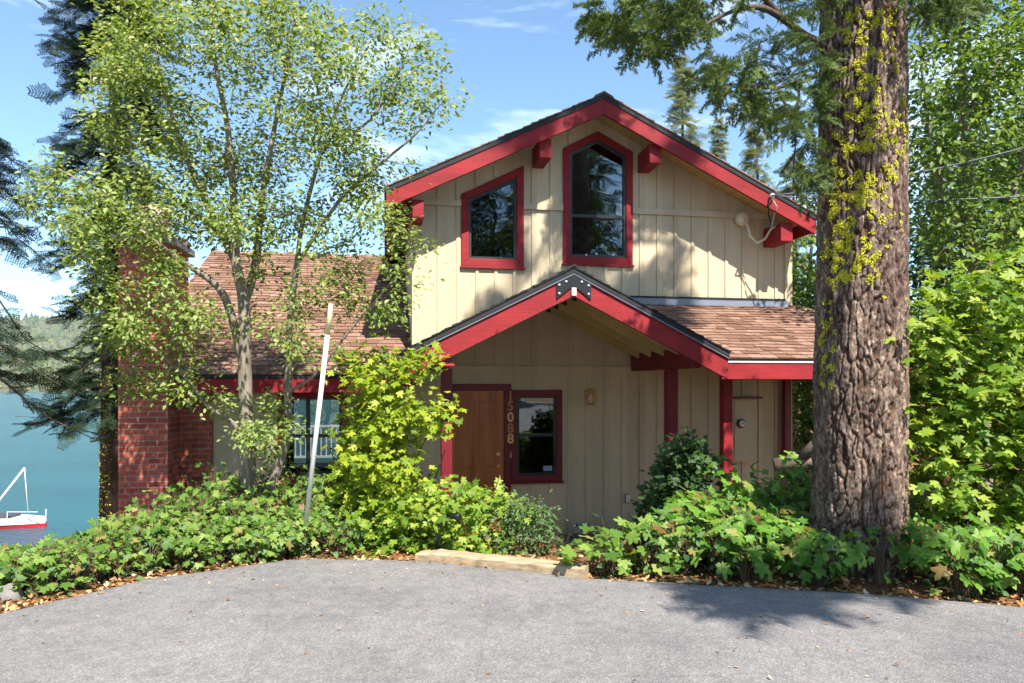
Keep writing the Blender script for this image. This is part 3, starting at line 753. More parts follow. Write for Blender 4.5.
def post(px, py, v, wd, top, mat, name='post', bot=-.95):
    uu = L(px, py, v)[0]
    return MB().box((uu - wd / 2, v - wd / 2, bot), (uu + wd / 2, v + wd / 2, top)).build(name, mat, house, .008)
post(671, 420, -1.5, .135, ZB0 - .002, M['maroon'])
post(446.5, 420, -1.5, .13, ZB0 - .002, M['maroon'])

# lean-to roof wrapping the right corner
VLe = -2.0
zE = L(775, 357.5, VLe)[1]; zW = L(715, 304.5, -.02)[1]
mL = (zW - zE) / (-VLe)
uHip = uR - VLe
kL = math.sqrt(1 + mL * mL)
u00 = pc + .25
zR = lambda v: zE + mL * (v - VLe)
mb = MB()
t_ = .05
def slab(q):  # q four top points -> thin slab
    mb.hexa([(x, y, z - t_) for x, y, z in q] + [(x, y, z) for x, y, z in q])
uV = lambda v: pc + (pz - zR(v)) / mP                 # where the lean-to meets the porch roof
slab([(min(uV(VLe) - .02, pr_ - .02), VLe, zE - .012), (uHip, VLe, zE - .012), (uR, -.004, zW - .012), (uV(-.004), -.004, zW - .012)])
slab([(uHip, VLe, zE - .012), (uHip, 6.0, zE - .012), (uR + .004, 6.0, zW - .012), (uR + .004, -.004, zW - .012)])
lean = mb.build('roof', M['black'], house)
mb = MB(); S = -VLe * kL - .02
shingles(mb, Vector((u00, VLe, zE - .012)), (1, 0, 0), (0, 1, mL), S, lambda t: min(uV(VLe + t / kL), pr_) - u00 + .01, lambda t: (uHip - u00) - t / kL - .01, 0.115, 0.21)
shingles(mb, Vector((uHip, VLe, zE - .012)), (0, 1, 0), (-1, 0, mL), S, lambda t: t / kL + .01, lambda t: 8.0, 0.125, 0.27)
t = 0.0
while t < 1.0:                                        # hip caps
    a = Vector((uHip, VLe, zE)).lerp(Vector((uR, 0, zW)), t); b = Vector((uHip, VLe, zE)).lerp(Vector((uR, 0, zW)), min(1, t + .07))
    mb.hexa([a + Vector((-.11, .0, .012)), a + Vector((0, 0, .02)), b + Vector((0, 0, .01)), b + Vector((-.11, 0, .004)),
             a + Vector((-.11, 0, .022)), a + Vector((0, 0, .034)), b + Vector((0, 0, .022)), b + Vector((-.11, 0, .014))])
    mb.hexa([a + Vector((0, 0, .02)), a + Vector((0, .11, .012)), b + Vector((0, .11, .004)), b + Vector((0, 0, .01)),
             a + Vector((0, 0, .034)), a + Vector((0, .11, .022)), b + Vector((0, .11, .014)), b + Vector((0, 0, .022))])
    t += .055
mb.build('shingles', M['shingle'], lean)
MB().box((u00 + .6, -.05, zW - .02), (uR - .06, -.003, zW + .075)).build('flashing', M['metal'], lean)
MB().box((u00 + .55, -.062, zW + .077), (uR - .10, -.003, zW + .10)).build('flashing', M['black'], lean)
uS = pr_ + .004
MB().box((uS, VLe + .005, zE - .052 - .012 - .2), (uHip - .002, VLe + .05, zE - .066)).build('fascia', M['red'], house, .003)
MB().box((uS, VLe - .006, zE - .064), (uHip, VLe + .02, zE - .045)).build('drip_edge', M['sill_white'], house)
MB().box((uHip - .05, VLe + .055, zE - .264), (uHip - .005, 6.0, zE - .066)).build('fascia', M['red'], house)
mb = MB()
for i in range(9):
    a = pr_ + .12 + i * .5
    if a > uHip - .2: break
    if a < uR: mb.hexa([(a, VLe + .06, zE - .16), (a + .045, VLe + .06, zE - .16), (a + .045, -.02, zW - .16), (a, -.02, zW - .16), (a, VLe + .06, zE - .066), (a + .045, VLe + .06, zE - .066), (a + .045, -.02, zW - .066), (a, -.02, zW - .066)])
mb.build('rafter', M['soffit'], house)
zHd = zE - .27
post(726, 430, VLe + .47, .125, zHd, M['red'])
MB().box((L(726, 430, VLe + .47)[0] - .06, VLe + .405, zHd + .002), (uHip - .08, VLe + .535, zE - .07)).build('beam', M['maroon'], house)
post(786.5, 430, -.10, .10, zW - .3, M['maroon'])
MB().box((uHip - .75, VLe + .405, -1.2), (uHip - .62, VLe + .535, zHd)).build('post', M['maroon'], house, .008)

# left wing: chimney, brick front, window, roof with its ridge across
VE = -0.45
uc0 = L(118, 430, VE - .06)[0]; uc1 = L(168, 430, VE - .06)[0]
zWE = L(270, 373.5, VE)[1]; mW = 0.5
vr = 3.0
for _ in range(60):                                   # ridge depth where its image height is right
    zz = L(330, 254.5, vr)[1]; vr = VE + (zz - zWE) / mW
zWR = zWE + mW * (vr - VE); kW = math.sqrt(1 + mW * mW)
print('wing', uc0, uc1, zWE, vr, zWR)
uw0 = uc0 + .02; uw1 = uL - .004
mb = MB()
slab([(uw0, VE, zWE - .012), (uw1, VE, zWE - .012), (uw1, vr, zWR - .012), (uw0, vr, zWR - .012)])
slab([(uw0, vr, zWR - .012), (uw1, vr, zWR - .012), (uw1, 2 * vr - VE, zWE - .012), (uw0, 2 * vr - VE, zWE - .012)])
wr = mb.build('roof', M['black'], house)
mb = MB(); Sw = (vr - VE) * kW
shingles(mb, Vector((uw0, VE, zWE - .012)), (1, 0, 0), (0, 1, mW), Sw, lambda t: 0, lambda t: uw1 - uw0)
shingles(mb, Vector((uw0, 2 * vr - VE, zWE - .012)), (1, 0, 0), (0, -1, mW), Sw, lambda t: 0, lambda t: uw1 - uw0, .28, .6)
x = uw0
while x < uw1 - .1:
    for sg in (-1, 1):
        mb.hexa([(x, vr, zWR - .0), (x + .2, vr, zWR - .006), (x + .2, vr + sg * .13, zWR - .066), (x, vr + sg * .13, zWR - .06),
                 (x, vr, zWR + .016), (x + .2, vr, zWR + .008), (x + .2, vr + sg * .13, zWR - .052), (x, vr + sg * .13, zWR - .046)])
    x += .15
mb.build('shingles', M['shingle'], wr)
MB().box((uc1 + .004, VE + .004, zWE - .245), (uw1, VE + .045, zWE - .068)).build('fascia', M['red'], house, .003)
MB().box((uc1 + .004, VE + .05, zWE - .10), (uw1, -.002, zWE - .07)).build('soffit', M['maroon'], house)
ztopw = zWE + mW * (-VE) - .08
ubr = L(213, 430, 0)[0]
VBK = 2 * vr - .15
bo = [(uc0 + .03, WBOT), (ubr, WBOT), (ubr, ztopw), (uc0 + .03, ztopw)]
MB().prism(bo, -.03, .12).build('brick_wall', M['brick'], house)
MB().prism([(ubr + .002, WBOT), (uL - .002, WBOT), (uL - .002, ztopw), (ubr + .002, ztopw)], 0, .12, [inset(win_wing, .05)]).build('wall', M['siding'], house)
gab = [(.13, WBOT), (VBK - .01, WBOT), (VBK - .01, ztopw), (vr, zWR - .09), (.13, ztopw)]
mb = MB().prism([(a, b) for a, b in gab], 0, .12)
mb.v = [(uc0 + .03 + v_, a_, z_) for (a_, v_, z_) in mb.v]; mb.build('wall', M['siding'], house)
bw0, bw1 = uc0 + 1.0, uL - .35
MB().prism([(uc0 + .17, WBOT), (uL - .01, WBOT), (uL - .01, ztopw), (uc0 + .17, ztopw)], VBK, VBK + .12, [[(bw0, -.6), (bw1, -.6), (bw1, 1.45), (bw0, 1.45)]]).build('wall', M['siding'], house)
MB().box((uc0 + .16, .13, FLOOR - .1), (uL - .01, VBK, FLOOR)).build('floor', M['interior'], house)
wm = L(308, 430, 0)[0]; wz = L(308, 436, 0)[1]
ww = window(win_wing, .075, M['red'], rails=(wz,), mulls=(wm,), sash=.03)
dk = MB().box((uc0 + .3, VBK + .14, FLOOR - .2), (uL - .05, VBK + 2.6, FLOOR - .05))
dk.build('deck', M['deck'], house)
rl = MB()
rl.box((uc0 + .4, VBK + 2.5, FLOOR + .92), (uL - .1, VBK + 2.58, FLOOR + .98)).box((uc0 + .4, VBK + 2.5, FLOOR + .06), (uL - .1, VBK + 2.56, FLOOR + .12))
x = uc0 + .45
while x < uL - .1:
    rl.box((x, VBK + 2.52, FLOOR + .12), (x + .035, VBK + 2.555, FLOOR + .92)); x += .14
rl.build('deck_railing', M['white'], house)
# chimney
VC = VE - .06; zc1 = L(140, 243, VC)[1]
mb = MB().box((uc0, VC, WBOT), (uc1, VC + .95, zc1)); ch = mb.build('chimney', M['brick'], house)
MB().box((uc0 - .07, VC - .07, zc1 + .002), (uc1 + .07, VC + 1.02, zc1 + .10)).build('chimney_cap', M['concrete'], ch, .012)
f0 = L(136, 220, VC + .15)[0]; f1 = L(163, 220, VC + .15)[0]; fz = L(150, 204, VC + .15)[1]
pf = [(f0, zc1 + .102), (f1, zc1 + .102), (f1, fz), (f0, fz)]
MB().box((f0, VC + .15, zc1 + .102), (f1, VC + .52, fz)).build('flue', M['flue'], ch, .015)
MB().box((uc1 - .2, VC + .6, zc1 + .102), (uc1 + .03, VC + .92, zc1 + .2)).build('flue', M['flue'], ch, .01)

# porch deck, step and path
mb = MB()
v = -1.15
while v < -.01:
    mb.box((L(440, 500, -1)[0], v, FLOOR - .03), (L(690, 500, -1)[0], v + .135, FLOOR + rnd.uniform(0, .003))); v += .142
dkp = mb.build('porch_deck', M['deck'], house)
MB().box((L(440, 500, -1)[0], -1.20, FLOOR - .12), (L(690, 500, -1)[0], -1.152, FLOOR + .004)).build('deck_edge', M['timber'], house)
MB().box((L(470, 500, -1)[0], -1.75, FLOOR - .35), (L(680, 500, -1)[0], -1.21, FLOOR - .16)).build('step', M['concrete'], house, .01)
pts = [(-1.76, FLOOR - .2), (-2.3, FLOOR - .16), (-3.2, -.36), (-4.0, -.16), (-4.45, -.05)]
mb = MB()
for i in range(len(pts) - 1):
    (v0, z0), (v1, z1) = pts[i], pts[i + 1]
    a, b = W(.25, v0, z0), W(1.25, v0, z0); c_, d_ = W(.35, v1, z1), W(1.2, v1, z1)
    mb.hexa([(q.x, q.y, q.z - .25) for q in (c_, d_, b, a)] + [tuple(q) for q in (c_, d_, b, a)])
tag(mb.build('path', M['concrete']), kind='structure')
#SECTION_OBJECTS
# ------------------------------------------------------------------ small objects on and round the house
def on_house(name, label, cat, u, v, z, group=None):
    p = W(u, v, z); e = empty(name, p, TH); return tag(e, label, cat, group)

# wall lantern
u, z = L(590.5, 399, -.08)
e = on_house('wall_lantern', 'small brass wall lantern on the tan porch wall beside the window', 'wall lamp', u, 0, z)
MB().box((-.05, -.018, -.09), (.05, -.0175 + .013, .10)).build('back_plate', M['old_brass'], e, .004)
mb = MB().box((-.075, -.15, .085), (.075, -.02, .10)).hexa([(-.085, -.16, .101), (.085, -.16, .101), (.085, -.005, .101), (-.085, -.005, .101), (-.03, -.105, .15), (.03, -.105, .15), (.03, -.065, .15), (-.03, -.065, .15)]).box((-.075, -.15, -.10), (.075, -.02, -.085))
for a in (-.07, .06):
    for b in (-.148, -.032): mb.box((a, b, -.084), (a + .01, b + .01, .084))
mb.build('lantern_frame', M['brass'], e)
MB().lathe((0, -.085, -.07), (0, 0, 1), [(.012, 0), (.03, .02), (.038, .06), (.03, .11), (.012, .14)], 12).build('bulb', M['cream'], e)
# electrical outlet
u, z = L(628, 498.5, -.05)
e = on_house('electrical_outlet', 'grey weatherproof outlet box low on the porch wall', 'outlet', u, 0, z)
MB().box((-.04, -.045, -.065), (.04, -.02, .065)).build('outlet_box', M['metal'], e, .006)
MB().box((-.033, -.056, -.055), (.033, -.047, .055)).build('outlet_cover', M['cream'], e, .005)
# utility cabinet with round meter
a = L(733, 430, -.16); b = L(757, 430, -.16); zt = L(745, 399, -.16)[1]; zb = L(745, 462, -.16)[1]
e = on_house('meter_cabinet', 'tall tan utility cabinet with a round meter beside the red post', 'cabinet', (a[0] + b[0]) / 2, 0, zb)
hw = (b[0] - a[0]) / 2; hh = zt - zb
MB().box((-hw, -.15, 0), (hw, -.022, hh)).build('cabinet_body', M['siding'], e, .004)
dr = MB().box((-hw + .025, -.163, .02), (hw - .07, -.152, hh - .02)).build('cabinet_door', M['siding'], e, .003)
MB().box((-hw - .03, -.22, hh + .002), (hw + .06, -.022, hh + .035)).build('cabinet_cap', M['maroon'], e, .003)
mu, mz = L(741.5, 423.5, -.19)
mu -= (a[0] + b[0]) / 2; mz -= zb
me_ = MB().lathe((mu, -.164, mz), (0, -1, 0), [(.066, 0), (.066, .03), (.058, .045)], 24).build('meter', M['dark_cloth'], e)
MB().lathe((mu, -.209, mz), (0, -1, 0), [(.048, 0), (.048, .012), (.03, .02)], 24).build('dial', M['bolt'], me_)
MB().box((mu - .018, -.232, mz - .012), (mu + .018, -.2295, mz + .012)).build('readout', M['metal'], me_)

# house numbers, a column of five digits
def digit(ch, size, depth):
    cu = bpy.data.curves.new('digit', 'FONT'); cu.body = ch; cu.size = size; cu.extrude = depth; cu.offset = .0035
    cu.align_x = 'CENTER'; cu.align_y = 'CENTER'; cu.bevel_depth = .001
    t = bpy.data.objects.new('tmp_text', cu); col.objects.link(t)
    bpy.context.view_layer.update()
    me = bpy.data.meshes.new_from_object(t.evaluated_get(bpy.context.evaluated_depsgraph_get()))
    bpy.data.objects.remove(t); me.name = 'digit'; return me
un, zn = L(510.5, 419, -.06)
e = on_house('house_number', 'vertical column of brass house number digits on the red door casing', 'house number', un, -.052, zn)
for chx, py, mt in (('1', 396.5, 'old_brass'), ('5', 406.5, 'old_brass'), ('0', 417.5, 'brass'), ('8', 428.5, 'old_brass'), ('8', 439, 'brass')):
    me = digit(chx, .185, .005); me.materials.clear(); me.materials.append(M[mt])
    d = bpy.data.objects.new('digit', me); col.objects.link(d); d.parent = e
    d.location = (L(510.5, py, -.06)[0] - un, -.006, L(510.5, py, -.06)[1] - zn); d.rotation_euler = (R(90), 0, 0)
u, z = L(510.8, 455, -.06)
e = on_house('doorbell', 'slim pale doorbell button under the house number', 'doorbell', u, -.052, z)
MB().box((-.014, -.014, -.045), (.014, -.001, .045)).build('bell_plate', M['old_brass'], e, .003)
MB().lathe((0, -.015, 0), (0, -1, 0), [(.009, 0), (.009, .006)], 10).build('button', M['cream'], e)

# service entrance: weatherhead, cable, insulators
e = on_house('service_entrance', 'round tan weatherhead with looping service cable high on the right gable wall', 'cable', uR - .5, 0, 3.6)
def rel(px, py, v):
    a = L(px, py, v); return Vector((a[0] - (uR - .5), v, a[1] - 3.6))
c = rel(742, 219, -.06)
MB().lathe((c.x, -.018, c.z), (0, -1, 0), [(.105, 0), (.11, .05), (.095, .10), (.05, .13), (.01, .135)], 20).build('weatherhead', M['cream'], e)
MB().tube([rel(744, 219, -.13), rel(748, 226, -.2), rel(750, 236, -.22), rel(757, 243, -.22), rel(765, 239, -.25), rel(771, 229, -.3), rel(776, 226, -.35)], .018, 8).build('cable', M['cream'], e)
MB().tube([rel(772, 229, -.3), rel(774, 215, -.5), rel(777, 207, -.64), rel(772, 199, -.66)], .009, 6).build('cable', M['sill_white'], e)
MB().tube([rel(771, 198, -.65), rel(768.5, 205, -.66), rel(769, 215, -.58), rel(771, 225, -.4)], .012, 6).build('cable', M['black'], e)
MB().lathe(rel(771, 196.5, -.60), (0, -1, 0), [(.02, 0), (.035, .02), (.035, .05), (.02, .07)], 12).build('insulator', M['bolt'], e)
MB().lathe(rel(772, 226, -.26), (0, 0, 1), [(.02, 0), (.035, .02), (.035, .05), (.02, .07)], 12).build('insulator', M['bolt'], e)
A = W(*[L(771, 196, -.66)[0], -.68, L(771, 196, -.66)[1]])
for (px, py, Y, lab) in ((1014, 121, 8.3, 'upper grey service wire running from the gable to the right'), (1030, 168, 8.8, 'lower grey service wire running from the gable to the right')):
    B = P(px, py, Y); B = A + (B - A) * 2.4; mb = MB(); pp = []
    for i in range(25):
        t = i / 24; q = A.lerp(B, t); q.z -= 0.35 * 4 * t * (1 - t); pp.append(q)
    tag(mb.tube(pp, .010, 6).build('service_wire', M['metal']), lab, 'wire', 'service wires from the gable')

# snow pole leaning in the shrubs
a = P(304, 540, 6.55); b = P(331, 304, 6.0)
e = tag(empty('snow_pole', a), 'leaning white snow pole with a yellowed tip in front of the wing', 'pole')
d = b - a
MB().tube([Vector((0, 0, 0)) - d * .06, d * .5, d * .88], [.021, .021, .019], 12).build('pole_shaft', M['white'], e)
MB().tube([d * .881, d], [.0195, .018], 12).build('pole_tip', M['yellow'], e)

# two black path lights with bent necks
def path_light(name, label, pts, head0, head1):
    root = tag(empty(name, pts[0]), label, 'path light', 'black path lights')
    MB().tube([p - pts[0] for p in pts], .013, 8).build('stake', M['steel'], root)
    ax = (head1 - head0)
    MB().lathe(head0 - pts[0], ax, [(.012, 0), (.022, ax.length * .25), (.032, ax.length * .8), (.028, ax.length)], 12).build('lamp_head', M['steel'], root)
path_light('path_light', 'bent black path light beside the porch step right of the timber', [P(565, 556, 6.4), P(566, 546, 6.4), P(569, 535, 6.4), P(573, 527, 6.4), P(577, 524.5, 6.4)], P(576, 524.5, 6.4), P(588, 526, 6.3))
path_light('path_light', 'hooked black path light half buried in the bright shrubs behind the timber', [P(437, 556, 6.35), P(437.5, 535, 6.35), P(439, 523, 6.35), P(444, 516.5, 6.35), P(449, 515, 6.35)], P(448, 515, 6.35), P(460, 517, 6.25))

# landscape timber
A = Vector((-0.80, 6.26, 0.0)); B = Vector((0.60, 5.68, 0.0)); mb = MB(); n = 26; dd = (B - A).normalized(); pp = Vector((-dd.y, dd.x, 0))
rows = []
for i in range(n + 1):
    q = A.lerp(B, i / n); k = noise.noise((i * .35, 1, 2)) * .008; e0 = min(1, i / 3.0) * .4 + .6 if i < 3 else 1
    hgt = (.055 + k * 1.6 + .012 * noise.noise((i * .9, 7, 2))) * e0; wd = .085 + .008 * noise.noise((i * .6, 4, 9))
    rows.append([q - pp * (wd + k) + Vector((0, 0, -.05)), q - pp * (wd + k) + Vector((0, 0, hgt - .012)), q - pp * (wd - .014) + Vector((0, 0, hgt)),
                 q + Vector((0, 0, hgt + .004 + k * .6)), q + pp * (wd - .012) + Vector((0, 0, hgt - k)), q + pp * wd + Vector((0, 0, hgt - .014)), q + pp * wd + Vector((0, 0, -.05))])
vs = [tuple(p) for r in rows for p in r]; fs = []
for i in range(n):
    for j in range(6): a = i * 7 + j; fs.append((a, a + 1, a + 8, a + 7))
fs += [tuple(range(6, -1, -1)), tuple(n * 7 + j for j in range(7))]
tag(mb.add(vs, fs).build('landscape_timber', M['timber']), 'long weathered landscape timber lying along the driveway edge', 'timber')

# boulder and pale edging log in the left bed, lumber behind the trunk
def boulder(name, c, s, seed, label):
    bm = bmesh.new(); bmesh.ops.create_icosphere(bm, subdivisions=4, radius=1)
    for v in bm.verts:
        k = 1 + .28 * noise.noise(v.co * 1.3 + Vector((seed, 0, 0))) + .1 * noise.noise(v.co * 4 + Vector((seed, 3, 0)))
        v.co = Vector((v.co.x * s[0] * k, v.co.y * s[1] * k, v.co.z * s[2] * k))
    me = bpy.data.meshes.new(name); bm.to_mesh(me); bm.free(); me.materials.append(M['rock'])
    me.polygons.foreach_set('use_smooth', [True] * len(me.polygons))
    o = bpy.data.objects.new(name, me); col.objects.link(o); o.location = c; return tag(o, label, 'rock')
q = P(8, 560, 5.15); boulder('rock', (q.x, q.y, G(q.x, q.y) + .03), (.10, .08, .09), 3, 'pale grey rock at the far left edge of the shrub bed')
a = P(50, 549, 5.7); b = P(128, 541, 6.2)
a.z = G(a.x, a.y) + .12; b.z = G(b.x, b.y) + .14
tag(MB().tube([a, a.lerp(b, .5) + Vector((0, 0, .01)), b], [.06, .057, .055], 10).build('edging_log', M['timber']), 'pale edging log half hidden under the left shrubs', 'log')
a = P(796, 462, 8.9); b = P(840, 424, 8.7)
tag(MB().tube([a, b], [.075, .07], 10).build('lumber_pole', M['log']), 'brown slanted pole leaning behind the big pine trunk', 'log')
a = P(775, 468, 9.5); b = P(850, 452, 9.3)
tag(MB().tube([a, b], [.13, .12], 12).build('fallen_log', M['log']), 'dark log lying behind the big pine trunk', 'log')

# sailboat moored at the shore
BY = 35.5
q = P(46, 523, BY)
e = tag(empty('sailboat', (q.x, q.y, LAKE - .22)), 'small red and white sailboat with lowered mast moored on the lake', 'boat')
def hull(z0, z1, f0, f1, mat, name, cap):
    mb = MB(); n = 22; rows = []
    for i in range(n + 1):
        t = i / n; x = -5.2 * (1 - t) + .0
        hw = .95 * (1 - abs(2 * t - .9) ** 3.2 * .9) if t < .95 else .25
        hw = max(.06, .95 * math.sin(min(1, (1 - t) * 1.55 + .04) * math.pi / 2) * (1 if t > .2 else .8 + t))
        rows.append([(x, -hw * f0, z0), (x, -hw * f1, z1 + .08 * t), (x, hw * f1, z1 + .08 * t), (x, hw * f0, z0)])
    vs = [p for r in rows for p in r]; fs = []
    for i in range(n):
        a = i * 4
        fs += [(a, a + 4, a + 5, a + 1), (a + 2, a + 6, a + 7, a + 3), (a + 1, a + 5, a + 6, a + 2), (a, a + 3, a + 7, a + 4)]
    fs += [(0, 1, 2, 3), (n * 4 + 3, n * 4 + 2, n * 4 + 1, n * 4)]
    return mb.add(vs, fs).build(name, mat, e)
hull(-.15, .42, .62, .9, M['hull_red'], 'hull', 0)
hull(.425, .66, .92, 1.0, M['hull_white'], 'deck', 0)
MB().box((-2.9, -.45, .70), (-1.5, .45, .86)).build('cockpit', M['dark_cloth'], e, .05)
t1 = P(24.5, 468, BY); b1 = P(28, 512, BY); s1 = P(-22, 528, BY)
r_ = lambda p: Vector((p.x - q.x, 0, p.z - LAKE + .22))
MB().tube([r_(s1), r_(t1)], [.05, .045], 8).build('mast', M['hull_white'], e)
MB().box((-.02, -.02, .74), (.02, .02, 1.1)).box((-1.5, -.62, 1.06), (.0, -.60, 1.09)).box((-1.5, -.62, .74), (-1.47, -.60, 1.06)).build('rail', M['bolt'], e)
MB().tube([r_(b1), r_(t1)], [.018, .018], 6).build('stay', M['white'], e)
#SECTION_PLANTS
# ------------------------------------------------------------------ plants: templates and growth
def tmpl_fan(outline, cen, zf):
    pts = [(cen[0], cen[1], zf(*cen))] + [(x, y, zf(x, y)) for x, y in outline]
    n = len(outline)
    return np.array(pts, float), np.array([(0, i + 1, (i + 1) % n + 1) for i in range(n)])
def lobed(r_tip=.56, r_side=.50, r_base=.40, notch=.36, ser=.05, sharp=1.0):
    key = [(-62, .16), (-38, r_base * .82), (-14, r_base), (10, notch * .98), (36, r_side), (62, notch), (90, r_tip), (118, notch), (144, r_side), (170, notch * .98), (194, r_base), (218, r_base * .82), (242, .16)]
    out = [(0.0, .12)]
    for i in range(len(key) - 1):
        (a0, r0), (a1, r1) = key[i], key[i + 1]
        for k in range(2):
            t = k / 2; tt = t * t * (3 - 2 * t); r = r0 + (r1 - r0) * (tt if sharp < 1 else t) + (ser if k == 1 else 0) * (.6 + .4 * math.sin(i * 5.1))
            a_ = a0 + (a1 - a0) * t; out.append((r * math.cos(R(a_)), .42 + r * math.sin(R(a_))))
    a_, r = key[-1]; out.append((r * math.cos(R(a_)), .42 + r * math.sin(R(a_))))
    def zf(x, y):
        an = math.atan2(y - .42, x); rr = math.hypot(x, y - .42)
        return .16 * rr * abs(math.cos(an * 3.46 + 1.1)) * (rr / .5) - .34 * rr * rr + .05 * math.sin(x * 7 + y * 5) * rr
    return tmpl_fan(out, (0, .40), zf)
T_LOBED = lobed(.60, .54, .42, .31, .03)
T_MAPLE = lobed(.60, .55, .42, .25, .035)
T_OVAL = (np.array([(0, 0, 0), (.27, .33, .07), (.24, .68, .06), (0, 1.0, -.05), (-.24, .68, .06), (-.27, .33, .07), (0, .5, 0)], float),
          np.array([(0, 1, 6), (1, 2, 6), (2, 3, 6), (3, 4, 6), (4, 5, 6), (5, 0, 6)]))
def frond_coarse(n=8):
    V = []; Fc = []
    def tri(a, b, c): k = len(V); V.extend([a, b, c]); Fc.append((k, k + 1, k + 2))
    tri((-.025, 0, 0), (.025, 0, 0), (0, 1, -.12))
    for i in range(n):
        t = (i + .6) / (n + .3); ln = .48 * (1 - t) ** .7 + .08
        for s in (-1, 1):
            y0 = t; z = -.12 * t * t
            tri((0, y0 - .035, z), (0, y0 + .055, z), (s * ln, y0 + ln * .55, z - .10 * ln - .02))
    return np.array(V, float), np.array(Fc)
def frond_fine():
    V = []; Fc = []; r = random.Random(3)
    def tri(a, b, c): k = len(V); V.extend([a, b, c]); Fc.append((k, k + 1, k + 2))
    def twig(o, d, ln, nn):
        d = Vector(d).normalized(); o = Vector(o); sd = d.cross(Vector((0, 0, 1))).normalized(); u_ = sd.cross(d)
        w_ = .008; e = o + d * ln
        tri(tuple(o - sd * w_), tuple(o + sd * w_), tuple(e))
        for i in range(nn):
            p = o + d * ln * (i + r.random()) / nn
            for s in (-1, 1, 0):
                an = r.gauss(0, .55) + (0 if s > 0 else math.pi if s < 0 else math.pi / 2)
                q = p + ((sd * math.cos(an) + u_ * math.sin(an)) * r.uniform(.6, .9) + d * r.uniform(.5, .9)).normalized() * r.uniform(.05, .095)
                tri(tuple(p - d * .013), tuple(p + d * .013), tuple(q))
    twig((0, 0, 0), (0, 1, -.06), 1.0, 22)
    t = .06
    while t < .92:
        s = r.choice((-1, 1)); ln = (.50 * (1 - t * .8)) * r.uniform(.55, 1.15)
        twig((0, t, -.06 * t), (s * r.uniform(.5, .95), r.uniform(.5, .95), r.uniform(-.35, .2)), ln, int(4 + 13 * ln / .46)); t += r.uniform(.035, .085)
    return np.array(V, float), np.array(Fc)
def frond_mid():
    V = []; Fc = []; r = random.Random(5)
    def tri(a, b, c): k = len(V); V.extend([a, b, c]); Fc.append((k, k + 1, k + 2))
    tri((-.012, 0, 0), (.012, 0, 0), (0, 1, -.10))
    for i in range(9):
        t = (i + .4) / 9.2; ln = (.44 * (1 - t) ** .8 + .07) * r.uniform(.8, 1.15)
        for s in (-1, 1):
            z = -.10 * t * t; d = Vector((s * .82, .62, -.12)).normalized(); o = Vector((0, t, z)); sd = Vector((d.y, -d.x, 0)); e = o + d * ln
            tri(tuple(o - sd * .010), tuple(o + sd * .010), tuple(e))
            m = max(3, int(ln * 17))
            for q in range(m):
                p = o + d * ln * (q + .6) / m
                for s2 in (-1, 1):
                    tri(tuple(p - d * .026), tuple(p + d * .026), tuple(p + (sd * s2 * .75 + d * .8).normalized() * r.uniform(.06, .10) + Vector((0, 0, r.uniform(-.01, .03)))))
    for q in range(14):
        p = Vector((0, .3 + .7 * q / 14, -.10 * (.3 + .7 * q / 14) ** 2))
        for s2 in (-1, 1): tri(tuple(p - Vector((0, .014, 0))), tuple(p + Vector((0, .014, 0))), tuple(p + Vector((s2 * .05, .05, .01))))
    return np.array(V, float), np.array(Fc)
T_FROND, T_FIR, T_MID = frond_coarse(), frond_fine(), frond_mid()
def unit(a): return a / np.maximum(np.linalg.norm(a, axis=1, keepdims=True), 1e-9)

def scatter(name, tmpl, pos, nrm, tip, scale, mat, parent=None, smooth=False):
    tv, tf = tmpl
    pos = np.asarray(pos, float); n = len(pos)
    var = []                                             # several curled, cupped, narrow or lopsided versions of the template
    for q in range(9):
        v = tv.copy(); fx = rng.uniform(.78, 1.12); cz = rng.uniform(.3, 2.4); tw = rng.normal(0, .35); bend = rng.normal(-.10, .22)
        v[:, 2] = v[:, 2] * cz + tw * v[:, 0] * v[:, 1] + bend * v[:, 1] ** 2; v[:, 0] = v[:, 0] * fx + rng.normal(0, .06) * v[:, 1]
        var.append(v)
    tvs = np.array(var)[rng.integers(0, 9, n)]
    nrm = unit(np.asarray(nrm, float)); tip = np.asarray(tip, float)
    tip = unit(tip - nrm * np.sum(tip * nrm, 1, keepdims=True)); side = np.cross(tip, nrm)
    sc_ = np.asarray(scale, float).reshape(-1, 1, 1) * np.ones((n, 1, 1))
    Vv = pos[:, None, :] + sc_ * (tvs[:, :, 0:1] * side[:, None, :] + tvs[:, :, 1:2] * tip[:, None, :] + tvs[:, :, 2:3] * nrm[:, None, :])
    Ff_ = tf[None] + (np.arange(n) * len(tv))[:, None, None]
    return mesh_np(name, Vv.reshape(-1, 3), Ff_.reshape(-1, tf.shape[1]), mat, parent, smooth)

def inpoly(poly, X, Y):
    res = np.zeros(len(X), bool); n = len(poly); j = n - 1
    for i in range(n):
        xi, yi = poly[i]; xj, yj = poly[j]
        c_ = ((yi > Y) != (yj > Y)) & (X < (xj - xi) * (Y - yi) / (yj - yi + 1e-12) + xi)
        res ^= c_; j = i
    return res
def pick(poly, n, Y0, sd_):            # cluster centres: outline of the crown, with a real depth of its own
    poly = np.array(poly, float); lo, hi = poly.min(0), poly.max(0); out = []
    while len(out) < n:
        X = rng.uniform(lo[0], hi[0], 400); Yp = rng.uniform(lo[1], hi[1], 400)
        k = inpoly(poly, X, Yp)
        for x, y in zip(X[k], Yp[k]):
            out.append(P(x, y, Y0 + float(np.clip(rng.normal(0, sd_), -2 * sd_, 2 * sd_))))
    return out[:n]

